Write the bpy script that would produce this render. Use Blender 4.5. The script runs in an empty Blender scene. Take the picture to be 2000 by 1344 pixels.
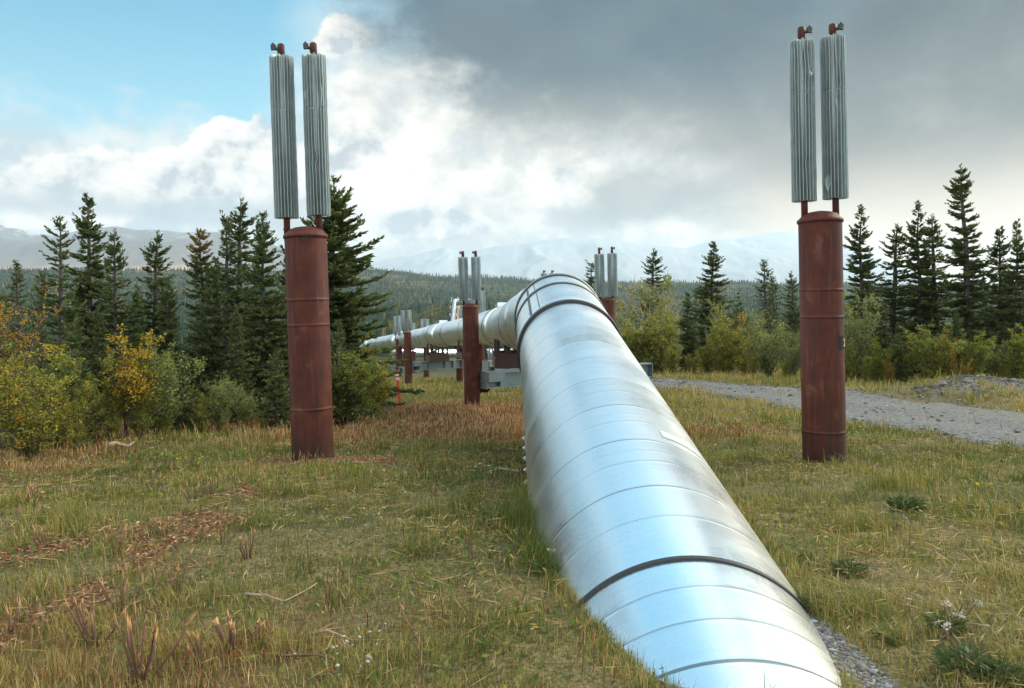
import bpy, math, random
import numpy as np
from mathutils import Vector, Matrix
random.seed(7); RNG = np.random.default_rng(11)
scene = bpy.context.scene
COL = scene.collection
F = 1500.0; HZ = 600.0; CZ = 1.3           # focal length (px of a 2000 px frame), horizon row, camera height

# ---------------------------------------------------------------- camera
cam = bpy.data.cameras.new('camera'); cam_o = bpy.data.objects.new('camera', cam); COL.objects.link(cam_o)
cam.sensor_width = 36; cam.lens = 36 * F / 2000; cam.shift_y = -(672 - HZ) / 2000
cam.clip_start = 0.05; cam.clip_end = 60000
cam_o.location = (0, 0, CZ); cam_o.rotation_euler = (math.radians(90), 0, 0)
scene.camera = cam_o
scene.view_settings.view_transform = 'Standard'; scene.view_settings.look = 'None'
scene.view_settings.exposure = 0.35; scene.view_settings.gamma = 1
scene.cycles.max_bounces = 6; scene.cycles.diffuse_bounces = 2; scene.cycles.glossy_bounces = 3
scene.cycles.transmission_bounces = 3; scene.cycles.volume_bounces = 1; scene.cycles.transparent_max_bounces = 6
scene.cycles.use_denoising = True
scene.cycles.sample_clamp_indirect = 4.0

SUN_AZ = math.radians(62)      # clockwise from +Y (view direction) towards +X
SUN_EL = math.radians(34)
sun = bpy.data.lights.new('sun', 'SUN'); sun.energy = 3.2; sun.angle = math.radians(12); sun.color = (1.0, 0.86, 0.66)
sun_o = bpy.data.objects.new('sun', sun); COL.objects.link(sun_o)
sd = Vector((math.sin(SUN_AZ) * math.cos(SUN_EL), math.cos(SUN_AZ) * math.cos(SUN_EL), math.sin(SUN_EL)))
sun_o.rotation_euler = sd.to_track_quat('Z', 'Y').to_euler()

# ---------------------------------------------------------------- node helpers
class NT:
    """tiny expression builder over a node tree"""
    def __init__(s, tree): s.t = tree; s.n = tree.nodes; s.l = tree.links
    def put(s, sock, v):
        if isinstance(v, bpy.types.NodeSocket): s.l.new(v, sock)
        elif v is not None:
            if isinstance(v, (tuple, list)) and len(v) == 3 and sock.type == 'RGBA': v = (*v, 1)
            sock.default_value = v
    def m(s, op, a, b=None, c=None, clamp=False):
        n = s.n.new('ShaderNodeMath'); n.operation = op; n.use_clamp = clamp
        s.put(n.inputs[0], a)
        if b is not None: s.put(n.inputs[1], b)
        if c is not None: s.put(n.inputs[2], c)
        return n.outputs[0]
    def add(s, a, b): return s.m('ADD', a, b)
    def sub(s, a, b): return s.m('SUBTRACT', a, b)
    def mul(s, a, b): return s.m('MULTIPLY', a, b)
    def sm(s, v, e0, e1, o0=0.0, o1=1.0):
        n = s.n.new('ShaderNodeMapRange'); n.interpolation_type = 'SMOOTHSTEP'
        for k, x in zip(range(5), (v, e0, e1, o0, o1)): s.put(n.inputs[k], x)
        return n.outputs[0]
    def lin(s, v, e0, e1, o0=0.0, o1=1.0):
        n = s.n.new('ShaderNodeMapRange')
        for k, x in zip(range(5), (v, e0, e1, o0, o1)): s.put(n.inputs[k], x)
        return n.outputs[0]
    def mix(s, f, a, b, mode='MIX'):
        n = s.n.new('ShaderNodeMix'); n.data_type = 'RGBA'; n.blend_type = mode
        s.put(n.inputs[0], f); s.put(n.inputs[6], a); s.put(n.inputs[7], b)
        return n.outputs[2]
    def noise(s, vec, scale, detail=4, rough=.5, dist=0.0, lac=2.0):
        n = s.n.new('ShaderNodeTexNoise'); s.put(n.inputs['Vector'], vec)
        n.inputs['Scale'].default_value = scale; n.inputs['Detail'].default_value = detail
        n.inputs['Roughness'].default_value = rough; n.inputs['Distortion'].default_value = dist
        return n.outputs[0]
    def vmul(s, v, k):
        n = s.n.new('ShaderNodeVectorMath'); n.operation = 'MULTIPLY'; s.put(n.inputs[0], v); n.inputs[1].default_value = k
        return n.outputs[0]
    def vadd(s, v, k):
        n = s.n.new('ShaderNodeVectorMath'); n.operation = 'ADD'; s.put(n.inputs[0], v); s.put(n.inputs[1], k)
        return n.outputs[0]
    def sep(s, v):
        n = s.n.new('ShaderNodeSeparateXYZ'); s.put(n.inputs[0], v); return n.outputs
    def ramp(s, f, stops):
        n = s.n.new('ShaderNodeValToRGB'); s.put(n.inputs[0], f)
        e = n.color_ramp.elements
        while len(e) < len(stops): e.new(0.5)
        for el, (p, c) in zip(e, stops): el.position = p; el.color = (*c, 1)
        return n.outputs[0]
    def attr(s, name):
        n = s.n.new('ShaderNodeAttribute'); n.attribute_name = name; return n.outputs['Fac']
    def bump(s, h, strength, dist=.01):
        n = s.n.new('ShaderNodeBump'); s.put(n.inputs['Height'], h)
        n.inputs['Strength'].default_value = strength; n.inputs['Distance'].default_value = dist
        return n.outputs[0]

# ---------------------------------------------------------------- sky
w = bpy.data.worlds.new('World'); scene.world = w; w.use_nodes = True
T = NT(w.node_tree); T.n.clear()
out = T.n.new('ShaderNodeOutputWorld'); bg = T.n.new('ShaderNodeBackground'); T.l.new(bg.outputs[0], out.inputs[0])
sky = T.n.new('ShaderNodeTexSky'); sky.sky_type = 'NISHITA'; sky.sun_disc = False
sky.sun_elevation = SUN_EL; sky.sun_rotation = SUN_AZ; sky.ozone_density = 1.0; sky.dust_density = 0.6
tc = T.n.new('ShaderNodeTexCoord'); D = tc.outputs['Generated']
dx, dy, dz = T.sep(D)
az = T.m('ARCTAN2', dx, dy)                         # 0 ahead, + to the right
el = T.m('ARCSINE', dz)
# cloud noises on the direction sphere, flattened clouds
Dv = T.vmul(D, (1.0, 1.0, 1.9))
nA = T.noise(Dv, 2.6, 6, .55, .1)                  # large billows
nB = T.noise(T.vadd(Dv, (5.2, 1.3, 7.7)), 6.5, 7, .6, .15)   # detail
nB2 = T.noise(T.vadd(Dv, (5.2 - .010, 1.3, 7.7 + .03)), 6.5, 7, .6, .15)
nC = T.noise(T.vadd(T.vmul(D, (1, 1, 3.2)), (2.1, 9.3, 4.4)), 3.2, 5, .55, .8)    # streaks
a0 = T.sub(nA, .5); b0 = T.sub(nB, .5); c0 = T.sub(nC, .5)
emb = T.m('MULTIPLY_ADD', T.sub(nB, nB2), 3.2, .5, True)    # lit side / shaded side of billows
def wob(v, ka, kb): return T.add(v, T.add(T.mul(a0, ka), T.mul(b0, kb)))
blue = T.mix(1.0, sky.outputs[0], (.088, .165, .150), 'MULTIPLY')
col = T.mix(T.mul(T.sm(el, .40, .10), .35), blue, (.62, .78, .84))
def pa(px): return math.atan((px - 1000) / F)
def pe(px, py): return math.atan((HZ - py) / F * math.cos(pa(px)))
def gauss(px, py, rx, ry):
    u = T.m('DIVIDE', T.sub(az, pa(px)), rx / F); v = T.m('DIVIDE', T.sub(el, pe(px, py)), ry / F)
    return T.m('EXPONENT', T.mul(T.add(T.mul(u, u), T.mul(v, v)), -1.0))
def total(l):
    r = l[0]
    for q in l[1:]: r = T.add(r, q)
    return r
Dc = T.vmul(D, (1.0, 1.0, 1.25))
dn = T.noise(Dc, 9.0, 10, .60); du = T.noise(T.vadd(Dc, (-.010, 0, .022)), 9.0, 6, .55); dd_ = T.noise(T.vadd(Dc, (.004, 0, -.008)), 9.0, 6, .55)
lit = T.m('MULTIPLY_ADD', T.sub(dd_, du), 3.6, .52, True)
# thin veils in the blue, stretched sideways
veil = T.mul(T.sm(T.add(c0, T.mul(T.sub(dn, .5), .5)), .06, .26), .65)
col = T.mix(veil, col, (.66, .68, .69))
# soft pale layer low in the sky
soft = T.sm(T.add(el, T.add(T.mul(a0, -.20), T.mul(T.sub(dn, .5), -.14))), .245, .165)
col = T.mix(T.mul(soft, .92), col, T.ramp(lit, [(.25, (.50, .55, .58)), (.5, (.66, .67, .66)), (.8, (.80, .77, .72))]))
# bright mass between the blue and the storm
cen = T.mul(T.sm(wob(az, .20, .12), -.33, -.20), T.sm(wob(az, .2, .1), .50, .2))
cen = T.mul(cen, T.sm(wob(el, .2, .12), .43, .27))
col = T.mix(T.mul(cen, .95), col, T.ramp(lit, [(.15, (.56, .57, .56)), (.45, (.70, .68, .63)), (.8, (.90, .85, .76))]))
# heaped white clouds with shaded undersides
puffs = total([gauss(*q) for q in ((70, 385, 130, 65), (180, 350, 70, 45), (330, 345, 100, 55), (480, 285, 75, 70), (560, 350, 110, 70), (650, 85, 60, 45), (720, 330, 130, 110), (1110, 330, 150, 45), (870, 440, 200, 40))])
cu = T.add(T.add(T.mul(T.sub(dn, .5), 3.0), T.mul(a0, 1.6)), T.sub(T.m('MINIMUM', puffs, 1.0), .56))
col = T.mix(T.mul(T.sm(cu, -.03, .22), .95), col, T.ramp(T.add(lit, T.mul(T.sm(cu, .5, .05), .10)), [(.18, (.47, .50, .53)), (.42, (.74, .73, .71)), (.62, (.88, .84, .775)), (.85, (1.0, .95, .87))]))
# grey flat underside of the bank, then a light strip over the mountains
under = T.mul(T.sm(wob(el, -.05, -.04), .140, .112), T.sm(wob(el, .03, .03), .094, .110))
under = T.mul(under, T.sm(az, -.14, -.3))
col = T.mix(T.mul(under, .72), col, (.40, .455, .50))
# storm cloud: right of a ragged edge, above a base that rises to the left
edge = T.sub(T.add(wob(az, .34, .10), T.mul(T.sub(dn, .5), .28)), T.m('MULTIPLY_ADD', el, -.55, .075))
base = T.sub(T.add(wob(el, .16, .06), T.mul(T.sub(dn, .5), .20)), T.lin(az, -.1, .5, .235, .125))
storm = T.mul(T.sm(edge, -.11, .05), T.sm(base, -.055, .085))
storm = T.mul(storm, T.sm(el, .62, .43))
storm_c = T.mix(T.sm(T.add(el, T.mul(c0, .12)), .16, .36), (.27, .255, .22), (.048, .095, .130))
storm_c = T.mix(T.mul(T.sm(az, .25, .62), .55), storm_c, (.17, .175, .165))
storm_c = T.mix(.75, storm_c, T.mix(1.0, storm_c, T.ramp(T.add(T.mul(dn, .6), T.mul(nC, .4)), [(.34, (.62, .64, .66)), (.5, (1, 1, 1)), (.66, (1.75, 1.7, 1.65))]), 'MULTIPLY'))
storm_c = T.mix(T.sm(a0, -.05, .16, 0, .35), storm_c, (.16, .18, .185))
col = T.mix(storm, col, storm_c)
col = T.mix(T.mul(T.sm(az, .22, .36), T.sm(el, .55, .41)), col, storm_c)
# warm light under the storm on the right
warm = T.mul(T.sm(az, .16, .40), T.sm(wob(el, .05, .02), .21, .06))
col = T.mix(T.mul(warm, .92), col, (1.10, .90, .66))
# grey lump
lump = T.mul(T.sm(T.m('ABSOLUTE', T.sub(wob(az, .25, .2), .165)), .15, .06), T.sm(T.m('ABSOLUTE', T.sub(wob(el, -.14, -.1), .145)), .05, .012))
col = T.mix(T.mul(lump, .75), col, (.30, .31, .30))
# clouds overhead and behind: mostly bright broken cover, lit by the sun
high = T.sm(el, .40, .58)
back = T.sm(T.m('ABSOLUTE', az), .75, 1.25)
hb = T.m('MAXIMUM', high, back)
hole = T.sm(wob(T.m('ABSOLUTE', T.add(az, .42)), .9, .4), 1.0, .42)   # blue gap straight ahead, high up
hole = T.mul(hole, T.sm(el, .42, .6))
hcl = T.mul(T.sm(T.add(a0, T.mul(b0, .6)), -.16, .06), T.sub(1.0, T.mul(hole, .88)))
hc = T.ramp(emb, [(.2, (1.1, 1.14, 1.18)), (.5, (1.55, 1.55, 1.5)), (.8, (1.9, 1.86, 1.78))])
hsky = T.mix(hcl, T.mix(1.0, sky.outputs[0], (.14, .315, .285), 'MULTIPLY'), hc)
col = T.mix(hb, col, hsky)
# below the horizon
col = T.mix(T.sm(el, -.01, -.06), col, (.25, .26, .25))
T.l.new(col, bg.inputs[0]); bg.inputs[1].default_value = 1.0
w.cycles.sampling_method = 'MANUAL'; w.cycles.sample_map_resolution = 1024

# ---------------------------------------------------------------- numpy helpers
def _hash(ix, iy, seed):
    h = (ix.astype(np.int64) * 374761393 + iy.astype(np.int64) * 668265263 + seed * 1442695041) & 0xffffffff
    h = ((h ^ (h >> 13)) * 1274126177) & 0xffffffff
    return ((h ^ (h >> 16)) & 0xffff) / 65535.0
def vnoise(x, y, seed=0):
    x = np.asarray(x, float); y = np.asarray(y, float)
    ix = np.floor(x); iy = np.floor(y); fx = x - ix; fy = y - iy
    fx = fx * fx * (3 - 2 * fx); fy = fy * fy * (3 - 2 * fy)
    a = _hash(ix, iy, seed); b = _hash(ix + 1, iy, seed); c = _hash(ix, iy + 1, seed); d = _hash(ix + 1, iy + 1, seed)
    return (a * (1 - fx) + b * fx) * (1 - fy) + (c * (1 - fx) + d * fx) * fy
def fbm(x, y, seed=0, octs=4, gain=.5):
    s = 0; amp = 1; tot = 0; k = 1
    for i in range(octs):
        s = s + amp * vnoise(np.asarray(x) * k + 17.3 * i, np.asarray(y) * k - 9.1 * i, seed + i); tot += amp; amp *= gain; k *= 2.03
    return s / tot
def sst(e0, e1, v):
    t = np.clip((v - e0) / (e1 - e0), 0, 1); return t * t * (3 - 2 * t)

# ---------------------------------------------------------------- terrain
DL = np.array([(-50, 1.3), (0, 1.33), (3, 1.38), (4, 1.42), (5.5, 1.47), (8.6, 1.72), (22, 2.95), (35, 4.0), (48, 4.85), (61, 5.7), (75, 6.5), (100, 8.0), (160, 10.5)])
DR = np.array([(-50, 1.3), (0, 1.33), (3, 1.38), (4, 1.42), (5.5, 1.48), (8.6, 1.72), (15, 2.01), (26, 2.5), (36, 3.0), (60, 4.6), (100, 8.0), (160, 10.5)])
RIDGE_PX = np.array([(-1500, 40), (-600, 84), (0, 86), (550, 84), (700, 82), (760, 78), (850, 70), (960, 61), (1050, 56), (1300, 54), (1500, 51), (2000, 47), (2600, 60), (3500, 40)])
RIDGE_AZ = np.arctan((RIDGE_PX[:, 0] - 1000) / F)
R_RIDGE = 1900.0
def ground_z(x, y, micro=True):
    x = np.asarray(x, float); y = np.asarray(y, float)
    r = np.hypot(x, y); a = np.arctan2(x, y)
    wr = sst(.3, 4.2, x)
    near = -(np.interp(y, DL[:, 0], DL[:, 1]) * (1 - wr) + np.interp(y, DR[:, 0], DR[:, 1]) * wr)
    near = near + .42 * np.exp(-((x - 11.2) / 3.0) ** 2 - ((y - 18.2) / 1.5) ** 2) * (.7 + .6 * vnoise(x * 1.1, y * 1.1, 5))
    ridge = np.interp(a, RIDGE_AZ, (RIDGE_PX[:, 1] - np.interp(RIDGE_PX[:, 0], [500, 800], [13, 7])) / F) * R_RIDGE * np.maximum(np.cos(a), .6)
    k = np.interp(r, [100, 200, 320, 520, 800, 1200, 1600, 1900, 2300, 4000, 15000], [-8, -11.5, -14, -13, -6, 12, 40, 58, 40, -30, -60])
    s = np.interp(r, [520, 1900, 2300, 4000], [0, 1, 1, 0])
    far = k + s * (ridge - 58) * np.interp(r, [520, 1900], [0.4, 1]) 
    far = far + (fbm(x / 160, y / 160, 3, 4) - .5) * np.interp(r, [100, 400, 1500, 3000], [1, 10, 22, 20])
    far = far + 16.5 * np.exp(-((x + 24) / 34) ** 2 - ((y - 345) / 30) ** 2)
    t = sst(95, 170, r)
    z = near * (1 - t) + far * t
    near_dip = -.055 * np.exp(-((x - 1.42) / .5) ** 2 - ((y - 3.0) / .8) ** 2) + .075 * np.exp(-((x - .95) / .7) ** 2 - ((y - 2.38) / .28) ** 2)
    z = z + near_dip
    if micro:
        calm = 1 - .8 * np.exp(-((x - .8) / 1.2) ** 4 - ((y - 3) / 2.2) ** 4)
        z = z + calm * (fbm(x * .45, y * .45, 21, 3) - .5) * .16 * (1 - t) + (fbm(x * 2.2, y * 2.2, 22, 2) - .5) * .05 * (1 - t) * calm
    return z + CZ
def gz(x, y): return float(ground_z(np.array([x]), np.array([y]))[0])
def P(px, py, d): return Vector(((px - 1000) / F * d, d, CZ + (HZ - py) / F * d))
def on_ground(px, d):
    x = (px - 1000) / F * d; return Vector((x, d, gz(x, d)))
def hit(px, py):
    d = np.geomspace(2, 400, 4000); x = (px - 1000) / F * d
    k = np.argmax(CZ + (HZ - py) / F * d < ground_z(x, d)); return float(x[k]), float(d[k])

# road: a strip whose two edges lie on the ground
RE_N = [hit(px, py) for px, py in ((2300, 950), (2000, 879), (1850, 856), (1700, 830), (1560, 803), (1430, 778), (1340, 763), (1280, 757))]
RE_F = [hit(px, py) for px, py in ((2300, 838), (2000, 806), (1850, 786), (1700, 770), (1560, 759), (1430, 750), (1340, 744), (1280, 741))]
_rn = np.array(RE_N); _rf = np.array(RE_F)
_rn = np.vstack([[_rn[0] + (_rn[0] - _rn[1]) * 2], _rn, [_rn[-1] + (-2.2, 14)]]); _rf = np.vstack([[_rf[0] + (_rf[0] - _rf[1]) * 2], _rf, [_rf[-1] + (-1.6, 14)]])
def _resample(pl, n):
    s = np.concatenate([[0], np.cumsum(np.hypot(*np.diff(pl, axis=0).T))]); u = np.linspace(0, s[-1], n)
    return np.stack([np.interp(u, s, pl[:, 0]), np.interp(u, s, pl[:, 1])], 1)
_rn = _resample(_rn, 200); _rf = _resample(_rf, 200)
ROAD = np.vstack([_rn, _rf[::-1]])
def inside(poly, x, y):
    x = np.asarray(x); y = np.asarray(y); c = np.zeros(x.shape, bool); n = len(poly)
    for i in range(n):
        x1, y1 = poly[i]; x2, y2 = poly[(i + 1) % n]
        if y1 == y2: continue
        q = ((y1 > y) != (y2 > y)) & (x < (x2 - x1) * (y - y1) / (y2 - y1) + x1)
        c ^= q
    return c
ROADP = np.vstack([_rn[::8], _rf[::-8]])
def road_w(x, y):
    o = np.zeros(np.shape(x)); j = (fbm(np.asarray(x) * 1.3, np.asarray(y) * 1.3, 31, 3) - .5) * 1.5
    k = (fbm(np.asarray(x) * 1.3 + 40, np.asarray(y) * 1.3, 32, 3) - .5) * 1.5
    return inside(ROADP, x + j, y + k).astype(float)

# ---------------------------------------------------------------- pipe geometry (main run)
PD = Vector((-.00329, .98528, .17091)).normalized()
P0 = Vector((.8356, 4.70, CZ - 1.6837)); PR = .705
def pipe_pt(t): return P0 + PD * t
def pipe_dist(x, y, z):
    """distance of points to the axis of the near pipe run"""
    v = np.stack([x - P0.x, y - P0.y, z - P0.z], 1); t = v @ np.array(PD)
    return np.linalg.norm(v - t[:, None] * np.array(PD), axis=1), t
def gravel_w(x, y):
    """pebbly soil where the pipe enters the ground, and the stony bank beyond the road"""
    n = (fbm(x * 2.2, y * 2.2, 41, 3) - .5)
    a = sst(.35, .0, np.hypot((x - .95) / .66, (y - 2.15) / .62) - .75 + n * .7)
    b = sst(.35, -.1, np.hypot((x - 1.36) / .09, (y - 3.0) / .65) - .75 + n * .9)
    c = sst(.5, .1, np.hypot((x - 11.6) / 3.0, (y - 18.4) / 1.3) - .35 + n * 2.2)
    return np.clip(np.maximum(np.maximum(a, b), c), 0, 1)
def brown_w(x, y):
    """low red-brown heath"""
    n = fbm(x * .33, y * .33, 51, 4); n2 = fbm(x * 1.4, y * 1.4, 52, 3)
    a = sst(8.6, 11.5, y + (n - .5) * 6) * sst(27, 21, y) * sst(-5, -2.2, x + (n - .5) * 4) * sst(1.4, .2, x)
    b = sst(.50, .66, n) * .8 * sst(34, 16, y) * sst(1.5, -1.5, x)
    c = np.exp(-((x - 2.9) / 1.1) ** 2 - ((y - 11.3) / .9) ** 2) * .9
    return np.clip((np.maximum(np.maximum(a, b), c)) * sst(.28, .62, n2 + .18), 0, 1)
CHIPS = np.array([(-50, 1290), (60, 1215), (150, 1175), (230, 1130), (300, 1040), (400, 1010), (480, 965)])
CHIP_L = np.array([hit(px, py) for px, py in CHIPS])
CHIP_2 = np.array([hit(px, py) for px, py in ((60, 1090), (170, 1060), (300, 1035))])
def seg_d(pl, x, y):
    d = np.full(np.shape(x), 1e9)
    for (ax, ay), (bx, by) in zip(pl[:-1], pl[1:]):
        vx, vy = bx - ax, by - ay; t = np.clip(((x - ax) * vx + (y - ay) * vy) / (vx * vx + vy * vy + 1e-9), 0, 1)
        d = np.minimum(d, np.hypot(x - ax - t * vx, y - ay - t * vy))
    return d
LPOST = P(611, 900, 8.6); RPOST = P(1610, 900, 8.6)
def chip_w(x, y):
    n = fbm(x * 2.5, y * 2.5, 61, 3)
    a = sst(.30, .02, seg_d(CHIP_L, x, y) + (n - .5) * .75)
    a = np.maximum(a, sst(.25, .03, seg_d(CHIP_2, x, y) + (n - .5) * .5))
    b = sst(.75, .25, np.hypot((x - LPOST.x - .1) / 1.3, (y - LPOST.y + .25) / .55) - .1 + (n - .5) * .8)
    return np.maximum(a, b)

# ---------------------------------------------------------------- mesh helpers
def mesh_np(name, V, Q=None, Tr=None, mats=(), mi=None, attrs=None, smooth=False, pattrs=None):
    V = np.asarray(V, np.float32).reshape(-1, 3)
    me = bpy.data.meshes.new(name)
    nq = 0 if Q is None else len(Q); nt = 0 if Tr is None else len(Tr)
    me.vertices.add(len(V)); me.vertices.foreach_set('co', V.ravel())
    idx = np.concatenate([np.asarray(Q, np.int32).ravel() if nq else np.zeros(0, np.int32), np.asarray(Tr, np.int32).ravel() if nt else np.zeros(0, np.int32)])
    me.loops.add(len(idx)); me.loops.foreach_set('vertex_index', idx)
    me.polygons.add(nq + nt)
    me.polygons.foreach_set('loop_start', np.concatenate([np.arange(nq) * 4, nq * 4 + np.arange(nt) * 3]).astype(np.int32))
    if mi is not None: me.polygons.foreach_set('material_index', np.asarray(mi, np.int32))
    for m in mats: me.materials.append(m)
    if smooth: me.polygons.foreach_set('use_smooth', np.ones(nq + nt, bool))
    me.update(calc_edges=True)
    for dom, dd in (('FACE', attrs), ('POINT', pattrs)):
        for k, v in (dd or {}).items():
            at = me.attributes.new(k, 'FLOAT', dom); at.data.foreach_set('value', np.asarray(v, np.float32))
    return me
class MB:
    """collects shapes into one mesh"""
    def __init__(s): s.v = []; s.f = []; s.m = []; s.sm = []; s.n = 0
    def add(s, vs, fs, mi=0, smooth=False):
        s.v += [tuple(v) for v in vs]; s.f += [tuple(i + s.n for i in f) for f in fs]
        s.m += [mi] * len(fs); s.sm += [smooth] * len(fs); s.n += len(vs)
    def box(s, c, size, mi=0, M=None):
        hx, hy, hz = (k / 2 for k in size); b = min(size) * .08
        vs = []
        for sx in (-1, 1):
            for sy in (-1, 1):
                for sz in (-1, 1): vs.append(Vector((sx * hx, sy * hy, sz * hz)))
        if M is not None: vs = [M @ v for v in vs]
        vs = [v + Vector(c) for v in vs]
        s.add(vs, [(0, 1, 3, 2), (4, 6, 7, 5), (0, 4, 5, 1), (2, 3, 7, 6), (0, 2, 6, 4), (1, 5, 7, 3)], mi)
    def lathe(s, prof, seg=32, mi=0, M=None, caps=(False, False), smooth=True):
        vs = []; fs = []
        for (r, z) in prof:
            for k in range(seg):
                a = 2 * math.pi * k / seg; v = Vector((r * math.cos(a), r * math.sin(a), z)); vs.append(M @ v if M is not None else v)
        for i in range(len(prof) - 1):
            for k in range(seg): fs.append((i * seg + k, i * seg + (k + 1) % seg, (i + 1) * seg + (k + 1) % seg, (i + 1) * seg + k))
        if caps[0]: fs.append(tuple(range(seg - 1, -1, -1)))
        if caps[1]: fs.append(tuple((len(prof) - 1) * seg + k for k in range(seg)))
        s.add(vs, fs, mi, smooth)
    def tube(s, pts, radii, seg=6, mi=0, cap=True, smooth=True):
        pts = [Vector(p) for p in pts]; vs = []; fs = []
        for i, p in enumerate(pts):
            d = (pts[min(i + 1, len(pts) - 1)] - pts[max(i - 1, 0)])
            d = d.normalized() if d.length > 1e-9 else Vector((0, 0, 1))
            u = d.cross(Vector((0, 0, 1)) if abs(d.z) < .9 else Vector((1, 0, 0))).normalized(); v = d.cross(u)
            for k in range(seg):
                a = 2 * math.pi * k / seg; vs.append(p + (u * math.cos(a) + v * math.sin(a)) * radii[i])
        for i in range(len(pts) - 1):
            for k in range(seg): fs.append((i * seg + k, i * seg + (k + 1) % seg, (i + 1) * seg + (k + 1) % seg, (i + 1) * seg + k))
        if cap: fs.append(tuple((len(pts) - 1) * seg + k for k in range(seg))); fs.append(tuple(range(seg - 1, -1, -1)))
        s.add(vs, fs, mi, smooth)
    def mesh(s, name, mats):
        me = bpy.data.meshes.new(name); me.from_pydata(s.v, [], s.f)
        for m in mats: me.materials.append(m)
        me.polygons.foreach_set('material_index', s.m); me.polygons.foreach_set('use_smooth', s.sm); me.update()
        return me
def link(name, me, parent=None, loc=None, rot=None):
    o = bpy.data.objects.new(name, me); COL.objects.link(o)
    if parent is not None: o.parent = parent
    if loc is not None: o.location = loc
    if rot is not None: o.rotation_euler = rot
    return o
def empty(name, loc, rot=(0, 0, 0), scale=None):
    o = bpy.data.objects.new(name, None); COL.objects.link(o); o.location = loc; o.rotation_euler = rot
    o.empty_display_size = .2
    if scale: o.scale = scale
    return o
def tag(o, label, cat, group=None):
    o['label'] = label; o['category'] = cat
    if group: o['group'] = group
    return o
def kind(o, k, label=None):
    o['kind'] = k
    if label: o['label'] = label
    return o

# ---------------------------------------------------------------- materials
def mat(name):
    m = bpy.data.materials.new(name); m.use_nodes = True; t = NT(m.node_tree)
    return m, t, t.n['Principled BSDF']
def obj_co(t):
    n = t.n.new('ShaderNodeTexCoord'); return n.outputs['Object']
def world_co(t):
    n = t.n.new('ShaderNodeNewGeometry'); return n.outputs['Position']
def setp(t, b, **k):
    names = dict(color='Base Color', rough='Roughness', metal='Metallic', normal='Normal', spec='Specular IOR Level', aniso='Anisotropic')
    for q, v in k.items(): t.put(b.inputs[names[q]], v)

def leafy(name, stops, trans=.35, rough=.6):
    m, t, b = mat(name)
    c = t.ramp(t.attr('tint'), stops)
    setp(t, b, color=c, rough=rough, spec=.25)
    tr = t.n.new('ShaderNodeBsdfTranslucent'); t.put(tr.inputs[0], t.mix(.5, c, t.mix(1.0, c, (1.3, 1.25, .6), 'MULTIPLY')))
    mx = t.n.new('ShaderNodeMixShader'); mx.inputs[0].default_value = trans
    t.l.new(b.outputs[0], mx.inputs[1]); t.l.new(tr.outputs[0], mx.inputs[2]); t.l.new(mx.outputs[0], t.n['Material Output'].inputs[0])
    return m
GRASS_STOPS = [(0, (.034, .062, .018)), (.22, (.095, .122, .022)), (.42, (.185, .182, .030)), (.58, (.28, .235, .050)), (.70, (.42, .30, .11)), (.80, (.52, .40, .21)), (.88, (.30, .115, .042)), (1, (.11, .046, .025))]
M_GRASS = leafy('grass_blades', GRASS_STOPS, .3)
M_SPRUCE = leafy('spruce_needles', [(0, (.044, .064, .026)), (.4, (.100, .130, .048)), (.75, (.170, .200, .076)), (.92, (.24, .26, .11)), (1, (.27, .16, .06))], .32)
M_LEAF_GREEN = leafy('green_leaves', [(0, (.075, .11, .022)), (.5, (.20, .23, .042)), (.85, (.36, .33, .055)), (1, (.58, .40, .04))], .45)
M_LEAF_WILLOW = leafy('willow_leaves', [(0, (.10, .135, .045)), (.5, (.25, .28, .095)), (.85, (.42, .42, .15)), (1, (.54, .42, .08))], .45)
M_LEAF_YELLOW = leafy('yellow_leaves', [(0, (.16, .14, .02)), (.4, (.36, .25, .025)), (.8, (.55, .36, .03)), (1, (.50, .24, .03))], .4)
M_LEAF_ORANGE = leafy('orange_leaves', [(0, (.10, .10, .02)), (.3, (.28, .19, .02)), (.7, (.46, .26, .025)), (1, (.45, .15, .025))], .4)
M_LEAF_MIXED = leafy('turning_leaves', [(0, (.07, .105, .02)), (.45, (.22, .235, .036)), (.7, (.40, .33, .04)), (.85, (.60, .41, .04)), (1, (.58, .25, .03))], .45)
M_FOREST = leafy('far_forest', [(0, (.010, .026, .015)), (.5, (.020, .044, .022)), (.8, (.050, .075, .024)), (1, (.16, .11, .03))], .05, .8)

def simple(name, color, rough=.7, var=.35, scale=12, metal=0.0, bump=0.0):
    m, t, b = mat(name); co = obj_co(t); n = t.noise(co, scale, 5, .6)
    c = t.mix(n, tuple(k * (1 - var) for k in color), tuple(min(1, k * (1 + var)) for k in color))
    setp(t, b, color=c, rough=rough, metal=metal)
    if bump: setp(t, b, normal=t.bump(n, bump, .02))
    return m
M_BARK = simple('bark', (.075, .06, .05), .9, .5, 25, 0, .5)
M_PALEBARK = simple('pale_bark', (.36, .32, .25), .8, .35, 18, 0, .3)
M_TWIG = simple('twigs', (.065, .05, .04), .9, .4, 20)
M_DRYSTEM = simple('dry_stems', (.13, .065, .038), .85, .5, 30)
M_SPLINTER = simple('splintered_wood', (.46, .235, .10), .8, .35, 30)
M_DEADWOOD = simple('dead_wood', (.36, .27, .18), .85, .4, 14, 0, .4)
M_BLACK = simple('black_rubber', (.018, .019, .02), .55, .3, 30)
M_ORANGE = simple('orange_plastic', (.75, .11, .03), .45, .12, 10)
M_WHITE = simple('white_tape', (.75, .75, .74), .5, .1, 10)
M_STEELCAST = simple('cast_steel', (.055, .057, .06), .45, .3, 20, .3)
M_SHOE = simple('brown_steel', (.085, .045, .036), .7, .4, 6)
M_FLOWER = simple('dry_flower', (.52, .46, .40), .9, .3, 40)
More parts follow.
